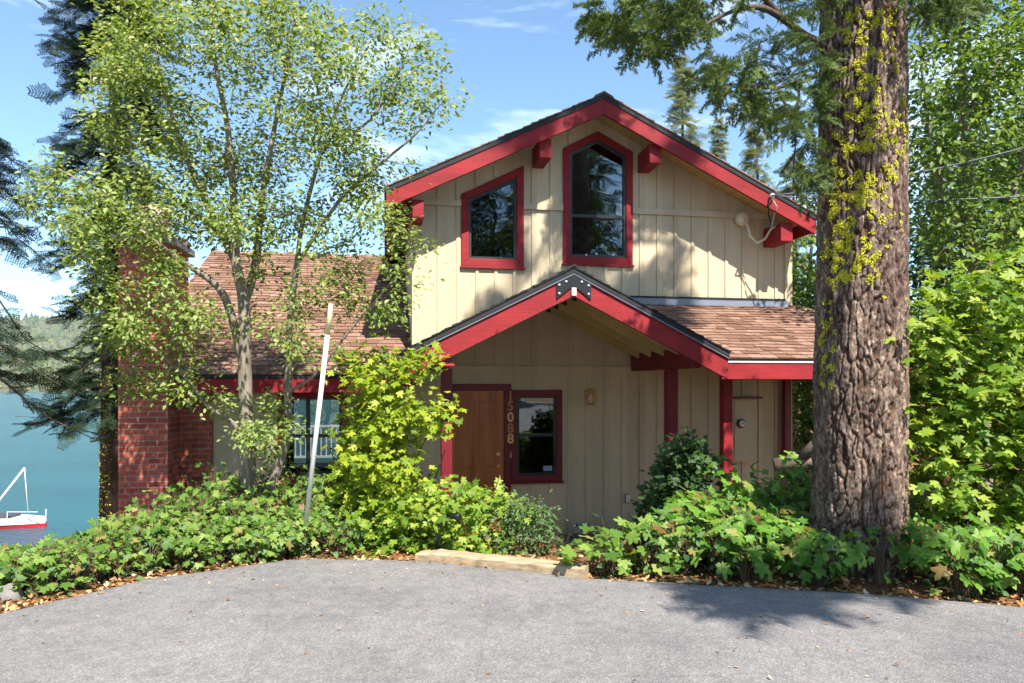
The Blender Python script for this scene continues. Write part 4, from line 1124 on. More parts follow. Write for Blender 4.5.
def grow(stems, targets, up=0.25, rmax=.02, seg=5, curl=.12):
    """each target is reached by a thin branch that leaves the nearest stem or earlier branch; -> list of paths"""
    pool = []; prad = []
    for pts, r0, r1 in stems:
        m = len(pts)
        for i in range(m - 1):
            for k in range(5):
                t = (i + k / 5) / (m - 1)
                if t < .12: continue
                pool.append(Vector(pts[i]).lerp(Vector(pts[i + 1]), k / 5)); prad.append(r0 + (r1 - r0) * t)
        pool.append(Vector(pts[-1])); prad.append(r1)
    A = np.array([tuple(p) for p in pool]); rr = list(prad)
    tg = sorted(targets, key=lambda c: float(np.min(np.linalg.norm(A - np.array(tuple(c)), axis=1))))
    paths = []
    for c in tg:
        cv = np.array(tuple(c)); d = np.linalg.norm(A - cv, axis=1)
        hz = np.linalg.norm((A - cv)[:, :2], axis=1)
        pen = np.maximum(0, A[:, 2] - (cv[2] - up * hz)) * 1.3
        i = int(np.argmin(d + pen)); s = Vector(A[i]); ln = (c - s).length
        if ln < .03: continue
        r0 = min(rr[i] * .75, rmax, .0025 + .010 * ln)
        off = Vector((rnd.gauss(0, 1), rnd.gauss(0, 1), rnd.gauss(0, 1) - .3)) * ln * curl
        pts = [s.lerp(c, t) + off * (4 * t * (1 - t)) + Vector((rnd.gauss(0, 1), rnd.gauss(0, 1), rnd.gauss(0, 1))) * ln * .015 for t in [k / seg for k in range(seg + 1)]]
        pts[0] = s
        paths.append((pts, r0)); 
        A = np.vstack([A, [tuple(p) for p in pts[1:]]]); rr += [max(.0025, r0 * (1 - .6 * k / seg)) for k in range(1, seg + 1)]
    return paths
def wood(name, stems, paths, mat, parent, n=9, tw=5):
    mb = MB()
    for pts, r0, r1 in stems:
        m = len(pts); den = []
        for i in range(m - 1):
            for k in range(4):
                t = k / 4; a, b = Vector(pts[i]), Vector(pts[i + 1])
                p0 = Vector(pts[max(i - 1, 0)]); p3 = Vector(pts[min(i + 2, m - 1)])
                den.append(.5 * ((2 * a) + (b - p0) * t + (2 * p0 - 5 * a + 4 * b - p3) * t * t + (3 * a - p0 - 3 * b + p3) * t ** 3))
        den.append(Vector(pts[-1])); q = len(den)
        mb.tube(den, [(r0 + (r1 - r0) * (i / (q - 1))) * (1 + .08 * noise.noise((i * .7, r0 * 90, 1))) for i in range(q)], n)
    for pts, r in paths: mb.tube(pts, [r * (1 - .65 * i / (len(pts) - 1)) for i in range(len(pts))], tw, False)
    return mb.build(name, mat, parent)
def leaves_on(paths, per, spread, t0=.4, size=(.04, .06), up=(0, -.25, 1.0), nz_=.55, out=None):
    pos = []; nrm = []; tip = []; scl = []
    for pts, r in paths:
        m = len(pts) - 1; ln = (pts[-1] - pts[0]).length
        for _ in range(per if isinstance(per, int) else int(rnd.uniform(*per))):
            t = t0 + (1 - t0) * rnd.random() ** .7; i = min(int(t * m), m - 1); p = pts[i].lerp(pts[i + 1], t * m - i)
            d = (pts[i + 1] - pts[i]).normalized()
            o_ = Vector((rnd.gauss(0, 1), rnd.gauss(0, 1), rnd.gauss(0, .8))) * spread
            pos.append(tuple(p + o_)); nrm.append((up[0] + rnd.gauss(0, nz_), up[1] + rnd.gauss(0, nz_), up[2] + rnd.gauss(0, nz_ * .5)))
            tt = o_.normalized() * .7 + d * .6 + Vector((0, 0, -.35)); tip.append(tuple(tt)); scl.append(rnd.uniform(*size))
    return pos, nrm, tip, scl
def fronds_on(paths, per, size, droop=.25, t0=.3, nzs=.25):
    pos = []; nrm = []; tip = []; scl = []
    for pts, r in paths:
        m = len(pts) - 1
        for k in range(per):
            t = t0 + (1 - t0) * (k + rnd.random() * .8) / per; t = min(t, 1); i = min(int(t * m), m - 1); p = pts[i].lerp(pts[i + 1], t * m - i)
            d = (pts[i + 1] - pts[i]).normalized(); h = Vector((d.x, d.y, d.z * .5)).normalized()
            sd_ = h.cross(Vector((0, 0, 1)))
            a = rnd.uniform(-1.0, 1.0) if t < .93 else rnd.uniform(-.25, .25)
            tt = h * math.cos(a) + sd_ * math.sin(a) + Vector((0, 0, -droop * rnd.uniform(.4, 1.5)))
            pos.append(tuple(p)); tip.append(tuple(tt)); nrm.append((rnd.gauss(0, nzs), rnd.gauss(0, nzs), 1)); scl.append(rnd.uniform(*size))
    return pos, nrm, tip, scl

# ------------------------------------------------------------------ big pine on the right
TX, TY0 = P(859.8, 500, 6.0).x, 6.0
pine = tag(empty('pine_tree', (0, 0, 0)), 'huge old pine with furrowed bark and yellow lichen on the right of the porch', 'tree')
def pine_r(z):
    return float(np.interp(z, [-1.0, -.35, 0, .5, 1.5, 4.7, 10, 20], [.49, .435, .392, .371, .361, .328, .26, .04]))
def pine_c(z): return Vector((TX + .004 * z, TY0 + .0 * z, z))
def bark_disp(a, z):
    rr = .38; x, y = math.cos(a) * rr, math.sin(a) * rr
    w1 = noise.noise_vector(Vector((x * 5, y * 5, z * 2.2))); w2 = noise.noise_vector(Vector((x * 16, y * 16, z * 7)))
    p = Vector((x * 17, y * 17, z * 3.2)) + Vector((w1.x, w1.y, w1.z)) * .9 + Vector((w2.x, w2.y, w2.z)) * .42
    d = noise.voronoi(p)[0]; c1 = d[1] - d[0]
    p2 = Vector((x * 38, y * 38, z * 24)) + Vector((w2.x, w2.y, w2.z)) * .9; d2 = noise.voronoi(p2)[0]; c2 = d2[1] - d2[0]
    big = min(1, c1 / .15); big = big * big * (3 - 2 * big)
    lay = noise.noise(Vector((x * 12, y * 12, z * 5)) + w1 * .5)
    return .022 * big + .010 * min(1, c2 / .16) * (.4 + .6 * big) + .014 * lay + .006 * noise.noise(Vector((x * 60, y * 60, z * 40))), min(c1, .10 + c2 * 1.2)
zs = np.concatenate([np.arange(-1.0, 5.6, .0125), np.arange(5.7, 20.01, .3)]); na = 300
Vt = []; cr_ = []
for z in zs:
    r = pine_r(z); c0 = pine_c(z)
    for k in range(na):
        a = 2 * math.pi * k / na
        if z < 5.65: dd_, c1 = bark_disp(a, z)
        else: dd_, c1 = .02, .3
        lob = .03 * math.sin(a * 3 + 1) * max(0, 1 - (z + .6) / 1.6) + .006 * math.sin(a * 5 + z)
        rr = r - .034 + dd_ + lob
        Vt.append((c0.x + rr * math.cos(a), c0.y + rr * math.sin(a), z)); cr_.append(c1)
nr = len(zs); ii = (np.arange(nr - 1)[:, None] * na + np.arange(na)[None, :]).ravel(); jj = (np.arange(nr - 1)[:, None] * na + ((np.arange(na) + 1) % na)[None, :]).ravel()
mesh_np('trunk', Vt, np.stack([ii, jj, jj + na, ii + na], 1), M['bark'], pine, True, cr_)
# lichen: crusts of tiny frills in clumps, thick on the shaded left side
Vt_np = np.array(Vt)
pos = []; nrm = []; scl = []
def lichen(px, py, rad):
    z = CH + (HY - py) / F * (TY0 - .35); xo = (px - 862) / 44.0
    if abs(xo) > 1.02: return
    a = -math.pi / 2 + math.asin(max(-1, min(1, xo)))
    for q in range(int(130 * (rad / .04) ** 1.6)):
        rq = rad * math.sqrt(rnd.random()); th = rnd.random() * 6.283
        a2 = a + rq * math.cos(th) / .37; z2 = z + rq * math.sin(th) * 1.15
        d_, c_ = bark_disp(a2, z2)
        if c_ < .02: continue
        r = pine_r(z2) - .034 + d_ + rnd.uniform(0, .012) * (1 - rq / rad) + .004; c0 = pine_c(z2)
        pos.append((c0.x + r * math.cos(a2), c0.y + r * math.sin(a2), z2))
        nrm.append((math.cos(a2) + rnd.gauss(0, .3), math.sin(a2) + rnd.gauss(0, .3), rnd.gauss(.1, .3))); scl.append(rnd.uniform(.007, .017))
for _ in range(120): lichen(min(880, 846 + rnd.gauss(0, 15)), rnd.uniform(5, 150), rnd.uniform(.010, .034))
for _ in range(26): lichen(850 + rnd.gauss(0, 14), rnd.uniform(120, 215), rnd.uniform(.012, .04))
for _ in range(60): lichen(822 + abs(rnd.gauss(0, 15)), rnd.uniform(165, 280), rnd.uniform(.012, .042))
for _ in range(46): lichen(818 + abs(rnd.gauss(0, 4)), rnd.uniform(150, 390), rnd.uniform(.015, .035))
for _ in range(14): lichen(889 + rnd.gauss(0, 4), rnd.uniform(85, 160), rnd.uniform(.014, .035))
for _ in range(16): lichen(872 + rnd.gauss(0, 6), rnd.uniform(120, 225), rnd.uniform(.014, .035))
for _ in range(30): lichen(rnd.uniform(822, 892), rnd.uniform(0, 300), rnd.uniform(.010, .02))
lc = scatter('lichen', T_OVAL, pos, nrm, rng.normal(0, 1, (len(pos), 3)), scl, M['lichen'], pine); lc['kind'] = 'stuff'
# boughs in the frame
Pp = P
bough = ([Pp(826, 46, 5.95), Pp(805, 36, 5.9), Pp(781, 17, 5.8), Pp(757, 7, 5.7), Pp(728, 13, 5.55), Pp(697, 30, 5.45)], .040, .010)
bough2 = ([Pp(828, 70, 5.9), Pp(800, 82, 5.5), Pp(770, 88, 5.3), Pp(735, 84, 5.2)], .022, .006)
bough3 = ([Pp(779, 15, 5.8), Pp(740, -25, 5.6), Pp(690, -30, 5.5), Pp(640, 0, 5.4)], .03, .008)
bough4 = ([Pp(890, -6, 6.0), Pp(925, -8, 5.8), Pp(975, -2, 5.6)], .03, .006)
bough5 = ([Pp(800, 82, 5.5), Pp(797, 115, 5.5), Pp(795, 150, 5.5), Pp(793, 172, 5.5)], .010, .004)
bstems = [bough, bough2, bough3, bough4, bough5]
tg = (pick([(592, -12), (640, -30), (705, -20), (712, 30), (690, 42), (655, 62), (618, 48), (588, 34)], 62, 5.45, .35)
      + pick([(700, 62), (742, 48), (800, 62), (832, 60), (826, 112), (800, 132), (770, 124), (735, 106), (708, 78)], 46, 5.35, .3)
      + pick([(715, -20), (830, -20), (828, 40), (790, 50), (720, 40)], 16, 5.6, .4)
      + pick([(775, 125), (812, 120), (826, 190), (795, 200), (780, 165)], 9, 5.5, .25)
      + pick([(895, -30), (975, -30), (975, 14), (930, 24), (900, 12)], 26, 5.7, .3))
paths = grow(bstems, tg, up=-.3, rmax=.010, curl=.10)
wood('bough', bstems, paths, M['dark_bark'], pine, 8, 4)
scatter('needles', T_FIR, *fronds_on(paths, 5, (.12, .26), .45, .3, .6), M['fir'], pine)
# crown above the frame: whorls of boughs (they dapple the roof, the gable and the driveway)
cst = []; ctg = []
def add_bough(z, ang, ln, n, rise=.10, t0=.3, wide=1.0):
    c0 = pine_c(z); d = Vector((math.cos(ang), math.sin(ang), 0))
    pts = [c0 + d * .2, c0 + d * ln * .4 + Vector((0, 0, ln * rise)), c0 + d * ln * .75 + Vector((0, 0, ln * rise * .8)), c0 + d * ln + Vector((0, 0, -ln * .02))]
    cst.append((pts, .05, .012))
    for _ in range(n):
        t = t0 + (1 - t0) * rnd.random() ** .8; q = pts[0].lerp(pts[3], t); sd_ = Vector((-d.y, d.x, 0))
        ctg.append(q + sd_ * rnd.gauss(0, .22 * wide * ln * (1.1 - t * .6)) + Vector((0, 0, rnd.gauss(.05, .18))))
k = 0
for z in np.arange(7.4, 19, .75):
    for q in range(2):
        k += 1; ln = (1.9 if z < 13 else 1.9 * (19.6 - z) / 6.6) * rnd.uniform(.7, 1.1)
        add_bough(z, k * 2.4 + rnd.uniform(-.3, .3), ln, int(9 * ln / 2))
for z, ang, ln, n in ((5.6, -1.42, 5.1, 16), (5.8, -1.27, 5.0, 13)): add_bough(z, ang, ln, n, .03, .85, .55)
cpaths = grow(cst, ctg, up=-.2, rmax=.012)
wood('crown_branches', cst, cpaths, M['dark_bark'], pine, 7, 4)
scatter('crown', T_FROND, *fronds_on(cpaths, 5, (.32, .55), .3), M['fir'], pine)

# ------------------------------------------------------------------ pale multi-stemmed tree on the left
AY = 7.2
at_ = tag(empty('aspen_tree', (0, 0, 0)), 'slender pale barked tree with many stems and small leaves before the chimney', 'tree')
def S(pts, r0, r1, y0=AY, y1=AY):
    m = len(pts); return ([P(x, y, y0 + (y1 - y0) * i / (m - 1)) for i, (x, y) in enumerate(pts)], r0, r1)
ast = [S([(249, 512), (247, 440), (245, 380), (244, 304), (236, 262), (234, 208), (228, 130), (215, 60), (210, -20)], .085, .008, 7.2, 7.0),
       S([(245, 372), (232, 318), (217, 286), (177, 258), (140, 230), (105, 195), (60, 170)], .05, .006, 7.2, 6.8),
       S([(262, 512), (285, 445), (288, 393), (290, 322), (297, 264), (303, 221), (322, 150), (345, 90), (372, 40)], .05, .006, 7.2, 7.0),
       S([(252, 505), (240, 433), (207, 405), (186, 378), (150, 345), (112, 318), (85, 300)], .028, .005, 7.15, 6.6),
       S([(244, 304), (256, 262), (262, 200), (276, 120), (290, 50), (300, -20)], .05, .006, 7.2, 7.5),
       S([(236, 262), (205, 200), (180, 140), (160, 70), (150, -10)], .045, .006, 7.2, 7.5),
       S([(297, 264), (340, 200), (385, 160), (415, 135), (440, 105)], .022, .004, 7.1, 6.8),
       S([(322, 150), (370, 120), (400, 70), (412, 40)], .016, .004, 7.05, 6.9),
       S([(288, 393), (318, 372), (350, 330), (385, 290), (415, 250)], .018, .004, 7.2, 6.9),
       S([(244, 304), (225, 240), (150, 180), (100, 120), (90, 70)], .03, .005, 7.2, 7.6)]
tg = (pick([(110, -40), (300, -40), (335, 0), (338, 60), (330, 150), (320, 230), (250, 255), (170, 235), (110, 215), (95, 150), (78, 120), (80, 85), (100, 45)], 305, 7.15, .55)
      + pick([(338, 40), (365, 8), (418, 28), (440, 62), (458, 100), (428, 120), (402, 148), (412, 168), (385, 178), (400, 225), (330, 240), (330, 120)], 72, 6.95, .35)
      + pick([(28, 168), (75, 150), (105, 200), (160, 240), (120, 250), (92, 275), (72, 235), (30, 212)], 34, 6.8, .3)
      + pick([(80, 262), (160, 245), (220, 290), (230, 380), (200, 410), (160, 398), (118, 396), (100, 350), (72, 302)], 60, 6.85, .35)
      + pick([(250, 255), (330, 240), (400, 225), (432, 240), (425, 288), (395, 318), (345, 345), (300, 380), (255, 330)], 40, 6.95, .35)
      + pick([(225, 395), (295, 388), (300, 440), (285, 478), (240, 480), (226, 440)], 13, 7.0, .2))
paths = grow(ast, tg, up=.1, rmax=.014)
wood('trunk', ast, paths, M['light_bark'], at_, 10, 5)
scatter('foliage', T_OVAL, *leaves_on(paths, (54, 92), .088, .36, (.036, .066), (.1, -.45, 1), .6), M['aspen_leaf'], at_)

# ------------------------------------------------------------------ conifers
def conifer(name, label, x, y, zbase, ztop, r0, z0, ln, mat, bmat, fr, whorl=.45, per=5, nb=5, fsz=(.3, .5), droop=.45, group=None, shape=.8, tm=None, seed=0):
    e = tag(empty(name, (x, y, zbase)), label, 'tree', group); H = ztop - zbase
    rg = random.Random(seed + int(x * 31)); mb = MB()
    mb.tube([(0, 0, -.4), (0, 0, H * .33), (0.05, 0, H * .66), (0, 0, H)], [r0 * 1.1, r0 * .72, r0 * .4, .01], 9); mb.build('trunk', bmat, e)
    st = MB(); paths = []; z = z0 - zbase
    while z < H - .1:
        f = (H - z) / (H - (z0 - zbase)); l0 = ln * (f ** shape) * 1.0 + .10
        for q in range(nb):
            a = rg.random() * 6.283; l = l0 * rg.uniform(.55, 1.15); d = Vector((math.cos(a), math.sin(a), 0)); zz = z + rg.uniform(-.5, .5) * whorl
            c = Vector((0, 0, zz)); dr = droop * rg.uniform(.5, 1.3)
            wob = [Vector((rg.gauss(0, .05), rg.gauss(0, .05), rg.gauss(0, .03))) * l for _ in range(3)]; pts = [c, c + d * l * .35 + Vector((0, 0, l * .06)) + wob[0], c + d * l * .7 + Vector((0, 0, -dr * l * .35)) + wob[1], c + d * l + Vector((0, 0, -dr * l * .62)) + wob[2]]
            paths.append((pts, max(.005, .011 * l)))
        z += whorl * (.6 + .6 * f)
    for pts, r in paths: st.tube(pts, [r, r * .8, r * .5, r * .2], 4, False)
    st.build('branches', bmat, e)
    scatter('foliage', tm or T_FROND, *fronds_on(paths, per, fsz, droop, .12, .35), mat, e)
    return e
q = P(113, 480, 11.6)
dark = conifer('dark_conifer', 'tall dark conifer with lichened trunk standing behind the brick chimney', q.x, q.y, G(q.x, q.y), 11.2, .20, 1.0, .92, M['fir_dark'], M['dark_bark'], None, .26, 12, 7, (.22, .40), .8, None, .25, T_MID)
pos = []; nrm = []
for _ in range(420):
    a = rnd.uniform(-3.3, -1.2); z = rnd.uniform(.1, 2.6); zz = z; H = 11.2 - q.z
    rr = .20 * 1.0
    pos.append((rr * math.cos(a), rr * math.sin(a), zz)); nrm.append((math.cos(a) + rnd.gauss(0, .4), math.sin(a) + rnd.gauss(0, .4), rnd.gauss(0, .4)))
lc = scatter('lichen', T_OVAL, pos, nrm, rng.normal(0, 1, (len(pos), 3)), rng.uniform(.02, .04, len(pos)), M['lichen'], dark); lc['kind'] = 'stuff'
q = P(-62, 480, 9.2)
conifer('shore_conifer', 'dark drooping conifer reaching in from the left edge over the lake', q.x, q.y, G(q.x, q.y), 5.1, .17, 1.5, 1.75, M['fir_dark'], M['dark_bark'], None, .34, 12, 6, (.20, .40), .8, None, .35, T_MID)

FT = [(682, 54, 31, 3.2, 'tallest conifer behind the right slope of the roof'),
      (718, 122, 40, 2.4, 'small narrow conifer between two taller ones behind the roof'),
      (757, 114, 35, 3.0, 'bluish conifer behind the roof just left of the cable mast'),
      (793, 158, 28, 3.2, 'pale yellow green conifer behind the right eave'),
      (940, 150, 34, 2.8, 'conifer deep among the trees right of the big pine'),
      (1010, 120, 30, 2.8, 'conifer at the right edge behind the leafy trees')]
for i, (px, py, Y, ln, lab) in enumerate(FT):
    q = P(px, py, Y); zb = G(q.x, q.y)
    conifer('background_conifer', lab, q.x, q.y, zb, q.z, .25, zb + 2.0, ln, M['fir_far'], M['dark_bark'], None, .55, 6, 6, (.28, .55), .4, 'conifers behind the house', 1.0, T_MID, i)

# ------------------------------------------------------------------ leafy trees on the right and behind
def leafy(name, label, cat, stems, tg, mat, bmat, per, spread, size, tm=T_OVAL, group=None, up=(.1, -.35, 1), nz_=.55, rmax=.014, t0=.35, upb=.15):
    e = tag(empty(name, stems[0][0][0]), label, cat, group); o_ = Vector(stems[0][0][0])
    st = [([p - o_ for p in pts], a, b) for pts, a, b in stems]
    paths = grow(st, [t - o_ for t in tg], up=upb, rmax=rmax)
    wood('trunk' if cat == 'tree' else 'stems', st, paths, bmat, e, 8, 4)
    pos, nrm, tip, scl = leaves_on(paths, per, spread, t0, size, up, nz_)
    scatter('foliage', tm, pos, nrm, tip, scl, mat, e); return e
b = P(985, 520, 10.5); b.z = G(b.x, b.y) - .2
leafy('cottonwood_tree', 'tall broadleaf tree with pale branches above the bright maple on the right', 'tree',
      [([b, P(980, 380, 10.5), P(972, 250, 10.4), P(965, 120, 10.2), P(960, 0, 10), P(955, -120, 10)], .13, .02),
       ([P(975, 300, 10.4), P(1010, 200, 10), P(1040, 100, 9.8), P(1060, 0, 9.6)], .07, .012),
       ([P(972, 250, 10.4), P(940, 180, 10), P(925, 100, 9.8), P(920, 30, 9.6)], .05, .01),
       ([P(965, 120, 10.2), P(1000, 60, 10), P(1040, 20, 9.8)], .04, .01)],
      pick([(905, 30), (960, -20), (1070, -60), (1090, 240), (1000, 260), (930, 262), (912, 200), (905, 120)], 250, 10.1, .9) + pick([(920, -180), (1060, -180), (1080, -30), (930, -10)], 40, 10, .9),
      M['tree_leaf'], M['light_bark'], (42, 66), .17, (.065, .12))
b = P(803, 470, 15.5); b.z = G(b.x, b.y) - .3
leafy('green_tree', 'green tree between the house corner and the big pine trunk', 'tree',
      [([b, P(806, 380, 15.5), P(808, 300, 15.4), P(812, 240, 15.3)], .12, .02), ([P(806, 380, 15.5), P(840, 310, 15.2), P(870, 250, 15)], .06, .01)],
      pick([(770, 232), (800, 205), (860, 215), (900, 260), (905, 400), (860, 440), (800, 450), (775, 400), (772, 300)], 230, 15.4, 1.0),
      M['tree_leaf'], M['dark_bark'], (36, 50), .22, (.10, .17))
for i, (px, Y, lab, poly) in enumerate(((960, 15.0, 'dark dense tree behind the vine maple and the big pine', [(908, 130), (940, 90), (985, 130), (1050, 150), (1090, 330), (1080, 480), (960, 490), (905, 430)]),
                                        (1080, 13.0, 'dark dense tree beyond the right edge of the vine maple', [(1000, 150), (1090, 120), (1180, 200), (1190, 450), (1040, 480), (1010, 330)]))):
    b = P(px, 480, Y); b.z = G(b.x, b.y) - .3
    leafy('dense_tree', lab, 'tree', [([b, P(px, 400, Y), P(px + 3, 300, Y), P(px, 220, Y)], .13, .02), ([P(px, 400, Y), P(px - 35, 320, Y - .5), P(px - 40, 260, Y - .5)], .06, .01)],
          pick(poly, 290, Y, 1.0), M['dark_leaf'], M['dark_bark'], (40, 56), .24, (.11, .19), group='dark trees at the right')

# vine maple right of the trunk
b = P(965, 585, 6.35); b.z = G(b.x, b.y) - .1
VM = [(928, 310), (945, 280), (985, 266), (1010, 256), (1045, 245), (1110, 255), (1130, 400), (1115, 560), (1000, 540), (940, 520), (922, 480), (918, 430), (912, 360)]
mst = []
for (x1, y1, x2, y2, y0d) in ((930, 430, 915, 320, 6.3), (950, 400, 945, 280, 6.4), (985, 400, 990, 260, 6.3), (1020, 420, 1040, 260, 6.4), (1060, 440, 1090, 280, 6.4), (930, 480, 900, 420, 6.0)):
    mst.append(([b, P((965 + x1) / 2, (585 + y1) / 2, 6.35), P(x1, y1, y0d), P(x2, y2, y0d - .1)], .022, .006))
leafy('vine_maple', 'large bright green vine maple crowding the right side of the big pine trunk', 'shrub', mst,
      pick(VM, 330, 6.35, .36) + pick([(898, 330), (920, 315), (925, 350), (900, 352)], 5, 5.95, .06) + pick([(896, 425), (915, 415), (915, 450)], 4, 5.9, .06),
      M['maple_leaf'], M['twig'], (17, 26), .12, (.085, .14), T_MAPLE, up=(.05, -.5, 1), nz_=.5)

# bright maple bush by the front door
b = P(395, 535, 7.3); b.z = G(b.x, b.y) - .1
bst = []
for (x1, y1, x2, y2) in ((350, 450, 340, 390), (370, 420, 360, 350), (390, 420, 385, 345), (405, 420, 425, 350), (420, 450, 448, 400), (345, 480, 330, 450), (430, 490, 445, 450)):
    bst.append(([b, P((395 + x1) / 2, (535 + y1) / 2, 7.3), P(x1, y1, 7.2), P(x2, y2, 7.1)], .016, .005))
leafy('maple_bush', 'bright yellow green maple bush glowing in the sun left of the front door', 'shrub', bst,
      pick([(348, 360), (366, 350), (392, 356), (410, 366), (405, 392), (418, 405), (415, 430), (420, 462), (425, 520), (345, 525), (335, 505), (350, 455), (352, 400)], 138, 7.2, .32)
      + pick([(400, 362), (424, 346), (430, 354), (412, 372)], 6, 6.9, .06) + pick([(420, 410), (440, 396), (446, 402), (430, 428)], 5, 6.9, .06),
      M['bright_leaf'], M['twig'], (16, 26), .095, (.065, .115), T_MAPLE, up=(.05, -.5, 1), nz_=.38)
b = P(470, 550, 6.75); b.z = G(b.x, b.y) - .05
leafy('berry_shrub', 'lower leafy shrub between the bright maple bush and the timber', 'shrub',
      [([b, P(455, 520, 6.8), P(450, 480, 6.8)], .012, .004), ([b, P(485, 520, 6.8), P(500, 475, 6.7)], .012, .004), ([b, P(520, 520, 6.7), P(520, 500, 6.7)], .010, .004), ([b, P(420, 530, 6.7), P(400, 500, 6.7)], .010, .004)],
      pick([(370, 505), (430, 492), (445, 482), (470, 494), (490, 484), (500, 486), (508, 500), (495, 515), (495, 546), (380, 550)], 72, 6.75, .22) + pick([(500, 496), (520, 506), (522, 514), (503, 514)], 5, 6.7, .06),
      M['maple_leaf'], M['twig'], (16, 24), .085, (.065, .11), T_MAPLE, up=(.05, -.5, 1), nz_=.4)
b = P(535, 562, 6.6); b.z = G(b.x, b.y) - .05
leafy('feathery_shrub', 'feathery grey green plant at the right end of the timber by the path light', 'plant',
      [([b, P(520, 535, 6.6), P(510, 515, 6.6)], .008, .003), ([b, P(540, 535, 6.6), P(540, 510, 6.6)], .008, .003), ([b, P(552, 545, 6.55), P(560, 530, 6.5)], .008, .003)],
      pick([(495, 520), (520, 498), (542, 502), (562, 535), (568, 556), (500, 556)], 62, 6.6, .14), M['grey_leaf'], M['twig'], (22, 34), .06, (.025, .05), T_OVAL, nz_=.7)
# dark climbing shrub on the porch post, leafy shrub under the lean-to, pale clump beside the path
b = P(675, 545, 7.5); b.z = G(b.x, b.y) - .05
leafy('climbing_shrub', 'dark green shrub climbing the maroon porch post', 'shrub',
      [([b, P(672, 500, 7.6), P(675, 470, 7.6), P(685, 445, 7.6)], .012, .004), ([b, P(668, 500, 7.5), P(660, 490, 7.5)], .01, .004)],
      pick([(652, 500), (668, 462), (680, 438), (698, 442), (702, 470), (690, 500), (664, 528), (652, 520)], 150, 7.35, .10), M['dark_leaf'], M['twig'], (13, 19), .07, (.055, .10), T_LOBED, up=(0, -.5, 1))
for i, (px, Y, lab, poly) in enumerate(((755, 7.0, 'leafy shrub under the lean-to eave before the meter cabinet', [(690, 500), (712, 478), (750, 462), (775, 478), (790, 500), (800, 545), (690, 550)]),
                                        (800, 6.9, 'leafy shrub at the left foot of the big pine trunk', [(770, 470), (800, 462), (822, 470), (824, 545), (775, 550)]))):
    b = P(px, 565, Y); b.z = G(b.x, b.y) - .05
    leafy('leafy_shrub', lab, 'shrub', [([b, P(px - 20, 530, Y), P(px - 30, 490, Y)], .012, .004), ([b, P(px + 15, 530, Y), P(px + 15, 485, Y)], .012, .004)],
          pick(poly, 75 if i == 0 else 46, Y, .25), M['berry_leaf'], M['twig'], (9, 14), .10, (.08, .14), T_LOBED, group='leafy shrubs under the lean-to', up=(0, -.5, 1), nz_=.4)

# ------------------------------------------------------------------ thimbleberry beds (they read as one mass of leaves)
def bed(name, label, pts, mat, size, hfun, nleaf, kind=None, cat='shrub', parts=True):
    pos = []; nrm = []; tip = []; scl = []; st = MB()
    for (x, y) in pts:
        g = G(x, y); H = hfun(x, y) * rnd.uniform(.7, 1.15)
        for _ in range(int(rnd.uniform(*nleaf))):
            a = rnd.random() * 6.283; t = rnd.random() ** .55; hr = H * (.22 + .78 * t)
            rd = rnd.uniform(.04, .22) * (1.15 - .4 * t); lx, ly = x + rd * math.cos(a), y + rd * math.sin(a)
            if ly - float(Ye(lx)) < .02: ly = float(Ye(lx)) + .02 + .05 * rnd.random(); hr *= .75
            p = (lx, ly, g + hr)
            st.tube([(x + rnd.gauss(0, .015), y + rnd.gauss(0, .015), g - .02), ((x * .55 + lx * .45), (y * .55 + ly * .45), g + hr * .7), p], [.005, .0035, .002], 4, False)
            s = rnd.uniform(*size); o_ = Vector((math.cos(a), math.sin(a), 0))
            pos.append(p); nrm.append((.08 + o_.x * .4 + rnd.gauss(0, .42), -.45 + o_.y * .4 + rnd.gauss(0, .42), 1)); tip.append((o_.x, o_.y - .25, -.25)); scl.append(s)
    e = tag(empty(name, (0, 0, 0)), label, cat, None, kind) if parts else None
    st.build('stems', M['twig'], e); scatter('foliage', T_LOBED, pos, nrm, tip, scl, mat, e)
    p2 = []; 
    for (x, y) in pts:
        g = G(x, y); H = hfun(x, y)
        for _ in range(16): p2.append((x + rnd.gauss(0, .16), max(y + rnd.gauss(0, .16), float(Ye(x)) + .04), g + H * rnd.uniform(.05, .8)))
    n2 = len(p2); d2 = rng.normal(0, 1, (n2, 3)); d2[:, 2] = np.abs(d2[:, 2]) * .6
    scatter('undergrowth', T_OVAL, p2, np.array([(0, -.3, 1)] * n2) + rng.normal(0, .6, (n2, 3)), d2, rng.uniform(.03, .085, n2), M['grey_leaf'] if kind else M['dark_leaf'], e); return e
def region(n, fx, fy0, fy1):
    out = []
    for _ in range(n):
        x = fx(); y0, y1 = fy0(x), fy1(x); out.append((x, y0 + (y1 - y0) * rnd.random()))
    return out
left_front = lambda x: float(Ye(x)) + (.22 if x > -2.3 else .24 + .27 * min(2.6, -2.3 - x)) 
pts = region(520, lambda: rnd.uniform(-4.9, -1.45), left_front, lambda x: 8.0 if x > -3.4 else 8.0 + (x + 3.4) * .9)
e = bed('thimbleberry_bed', 'sunny mass of thimbleberry leaves along the driveway left of the white pole', pts, M['berry_left'], (.04, .105), lambda x, y: .30 + (.74 * max(0, min(1, (x + 4.1) / 1.3))) * max(0, min(1, (y - float(Ye(x)) - .5) / 1.6)), (19, 30), 'stuff', 'ground cover')
pts = region(175, lambda: rnd.uniform(1.35, 4.9), lambda x: float(Ye(x)) + .22, lambda x: float(Ye(x)) + 1.5)
pts = [p for p in pts if math.hypot(p[0] - TX, p[1] - TY0) > .52]
e = bed('thimbleberry_bed', 'large leaved thimbleberry mass along the driveway at the foot of the big pine', pts, M['berry_leaf'], (.065, .175), lambda x, y: .42 + .16 * max(0, min(1, (y - 5.6))), (18, 28), 'stuff', 'ground cover')
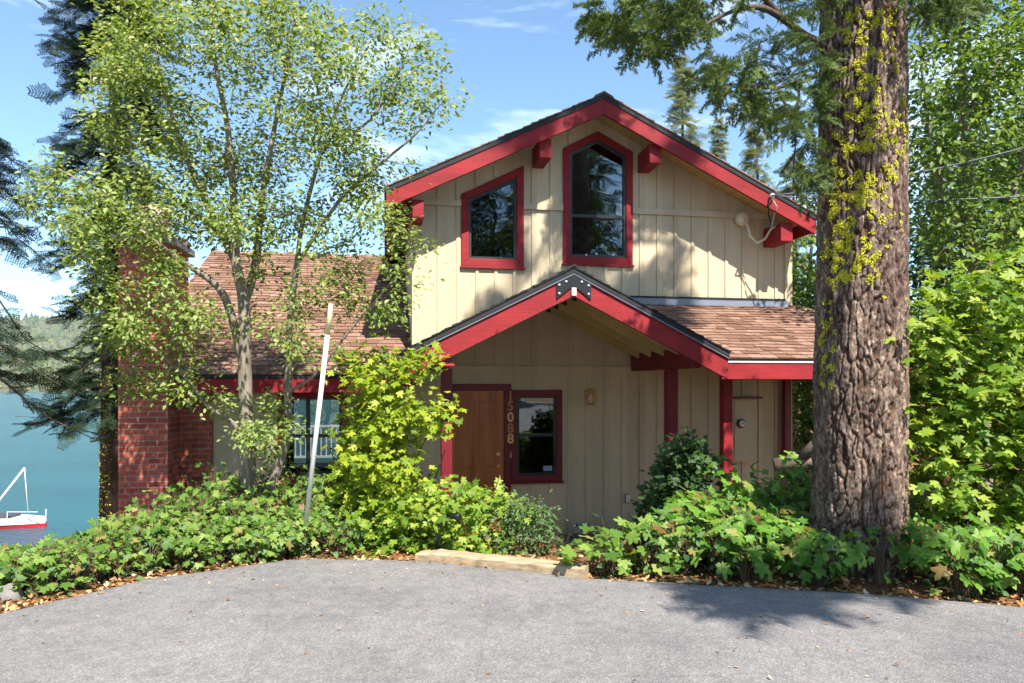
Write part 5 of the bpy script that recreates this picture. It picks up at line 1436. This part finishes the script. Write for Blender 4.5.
pts = [(P(640, 575, 5.75).x + rnd.gauss(0, .12), 5.85 + rnd.gauss(0, .10)) for _ in range(14)]
bed('thimbleberry_clump', 'pale sunlit thimbleberry clump beside the path at the left end of the bed', pts, M['berry_left'], (.10, .17), lambda x, y: .42, (8, 12))
# litter of chips and dry leaves along the driveway edge
pos = []; nrm = []
for _ in range(6500):
    x = rnd.uniform(-6.5, 5.5); s = abs(rnd.gauss(0, .35)) if rnd.random() < .6 else rnd.uniform(0, 1.6)
    if rnd.random() < .3 and x > -2: continue
    y = float(Ye(x)) + s - (.10 * rnd.random() if rnd.random() < .12 else 0)
    u_, v_ = to_local(x, y)
    z = max(G(x, y) + .03 * noise.noise((x * 1.7, y * 1.7, 0)), 0.0 if y < Ye(x) else -9) + rnd.uniform(.004, .02)
    pos.append((x, y, z)); nrm.append((rnd.gauss(0, .3), rnd.gauss(0, .3), 1))
for _ in range(260):
    x = rnd.uniform(-4.5, 4.5); y = float(Ye(x)) - abs(rnd.gauss(0, 1.0)) - .05
    pos.append((x, y, .006)); nrm.append((rnd.gauss(0, .25), rnd.gauss(0, .25), 1))
o = scatter('wood_chips', T_OVAL, pos, nrm, rng.normal(0, 1, (len(pos), 3)), np.concatenate([rng.uniform(.025, .07, len(pos) - 260), rng.uniform(.012, .035, 260)]), M['chips'])
tag(o, 'orange brown wood chips and dry leaves littering the bed edges', 'litter', kind='stuff')

# wood behind the viewpoint: it is what the upper windows mirror
Vf = []; st = MB(); pos = []; nrm = []; tip = []; scl = []
for i in range(18):
    x = -26 + i * 3.0 + rnd.uniform(-1, 1); y = -27 - rnd.uniform(0, 9); H = rnd.uniform(17, 25)
    st.tube([(x, y, -.3), (x, y, H)], [.22, .02], 7)
    for k in range(520):
        t = rnd.random() ** .8; z = 2 + (H - 2) * t; l = 3.0 * (1 - t) + .3; a = rnd.random() * 6.283; q = l * rnd.random()
        pos.append((x + q * math.cos(a), y + q * math.sin(a), z - q * .3)); nrm.append((rnd.gauss(0, .3), rnd.gauss(0, .3), 1)); tip.append((math.cos(a), math.sin(a), -.4)); scl.append(rnd.uniform(.8, 1.6))
e = tag(empty('roadside_forest', (0, -25, 0)), 'conifer wood across the road mirrored in the upper windows', 'forest', None, 'stuff')
o = st.build('trunks', M['dark_bark'], e); o.location = (0, 25, 0)
o = scatter('foliage', T_FROND, pos, nrm, tip, scl, M['dark_leaf'], e); o.location = (0, 25, 0)

# summer haze over the lake: one box of even, thin air
hm, hn, ho = new_mat('haze_air')
pv = N(hn, 'VolumePrincipled'); pv.inputs['Density'].default_value = 0.00013; pv.inputs['Color'].default_value = (0.88, 0.93, 1.0, 1); pv.inputs['Anisotropy'].default_value = 0.2
hn.links.new(pv.outputs[0], ho.inputs['Volume'])
o = MB().box((-4100, -950, -11), (4100, 1960, 235)).build('haze', hm); tag(o, 'thin bluish summer haze over the lake and hills', 'haze', kind='stuff')
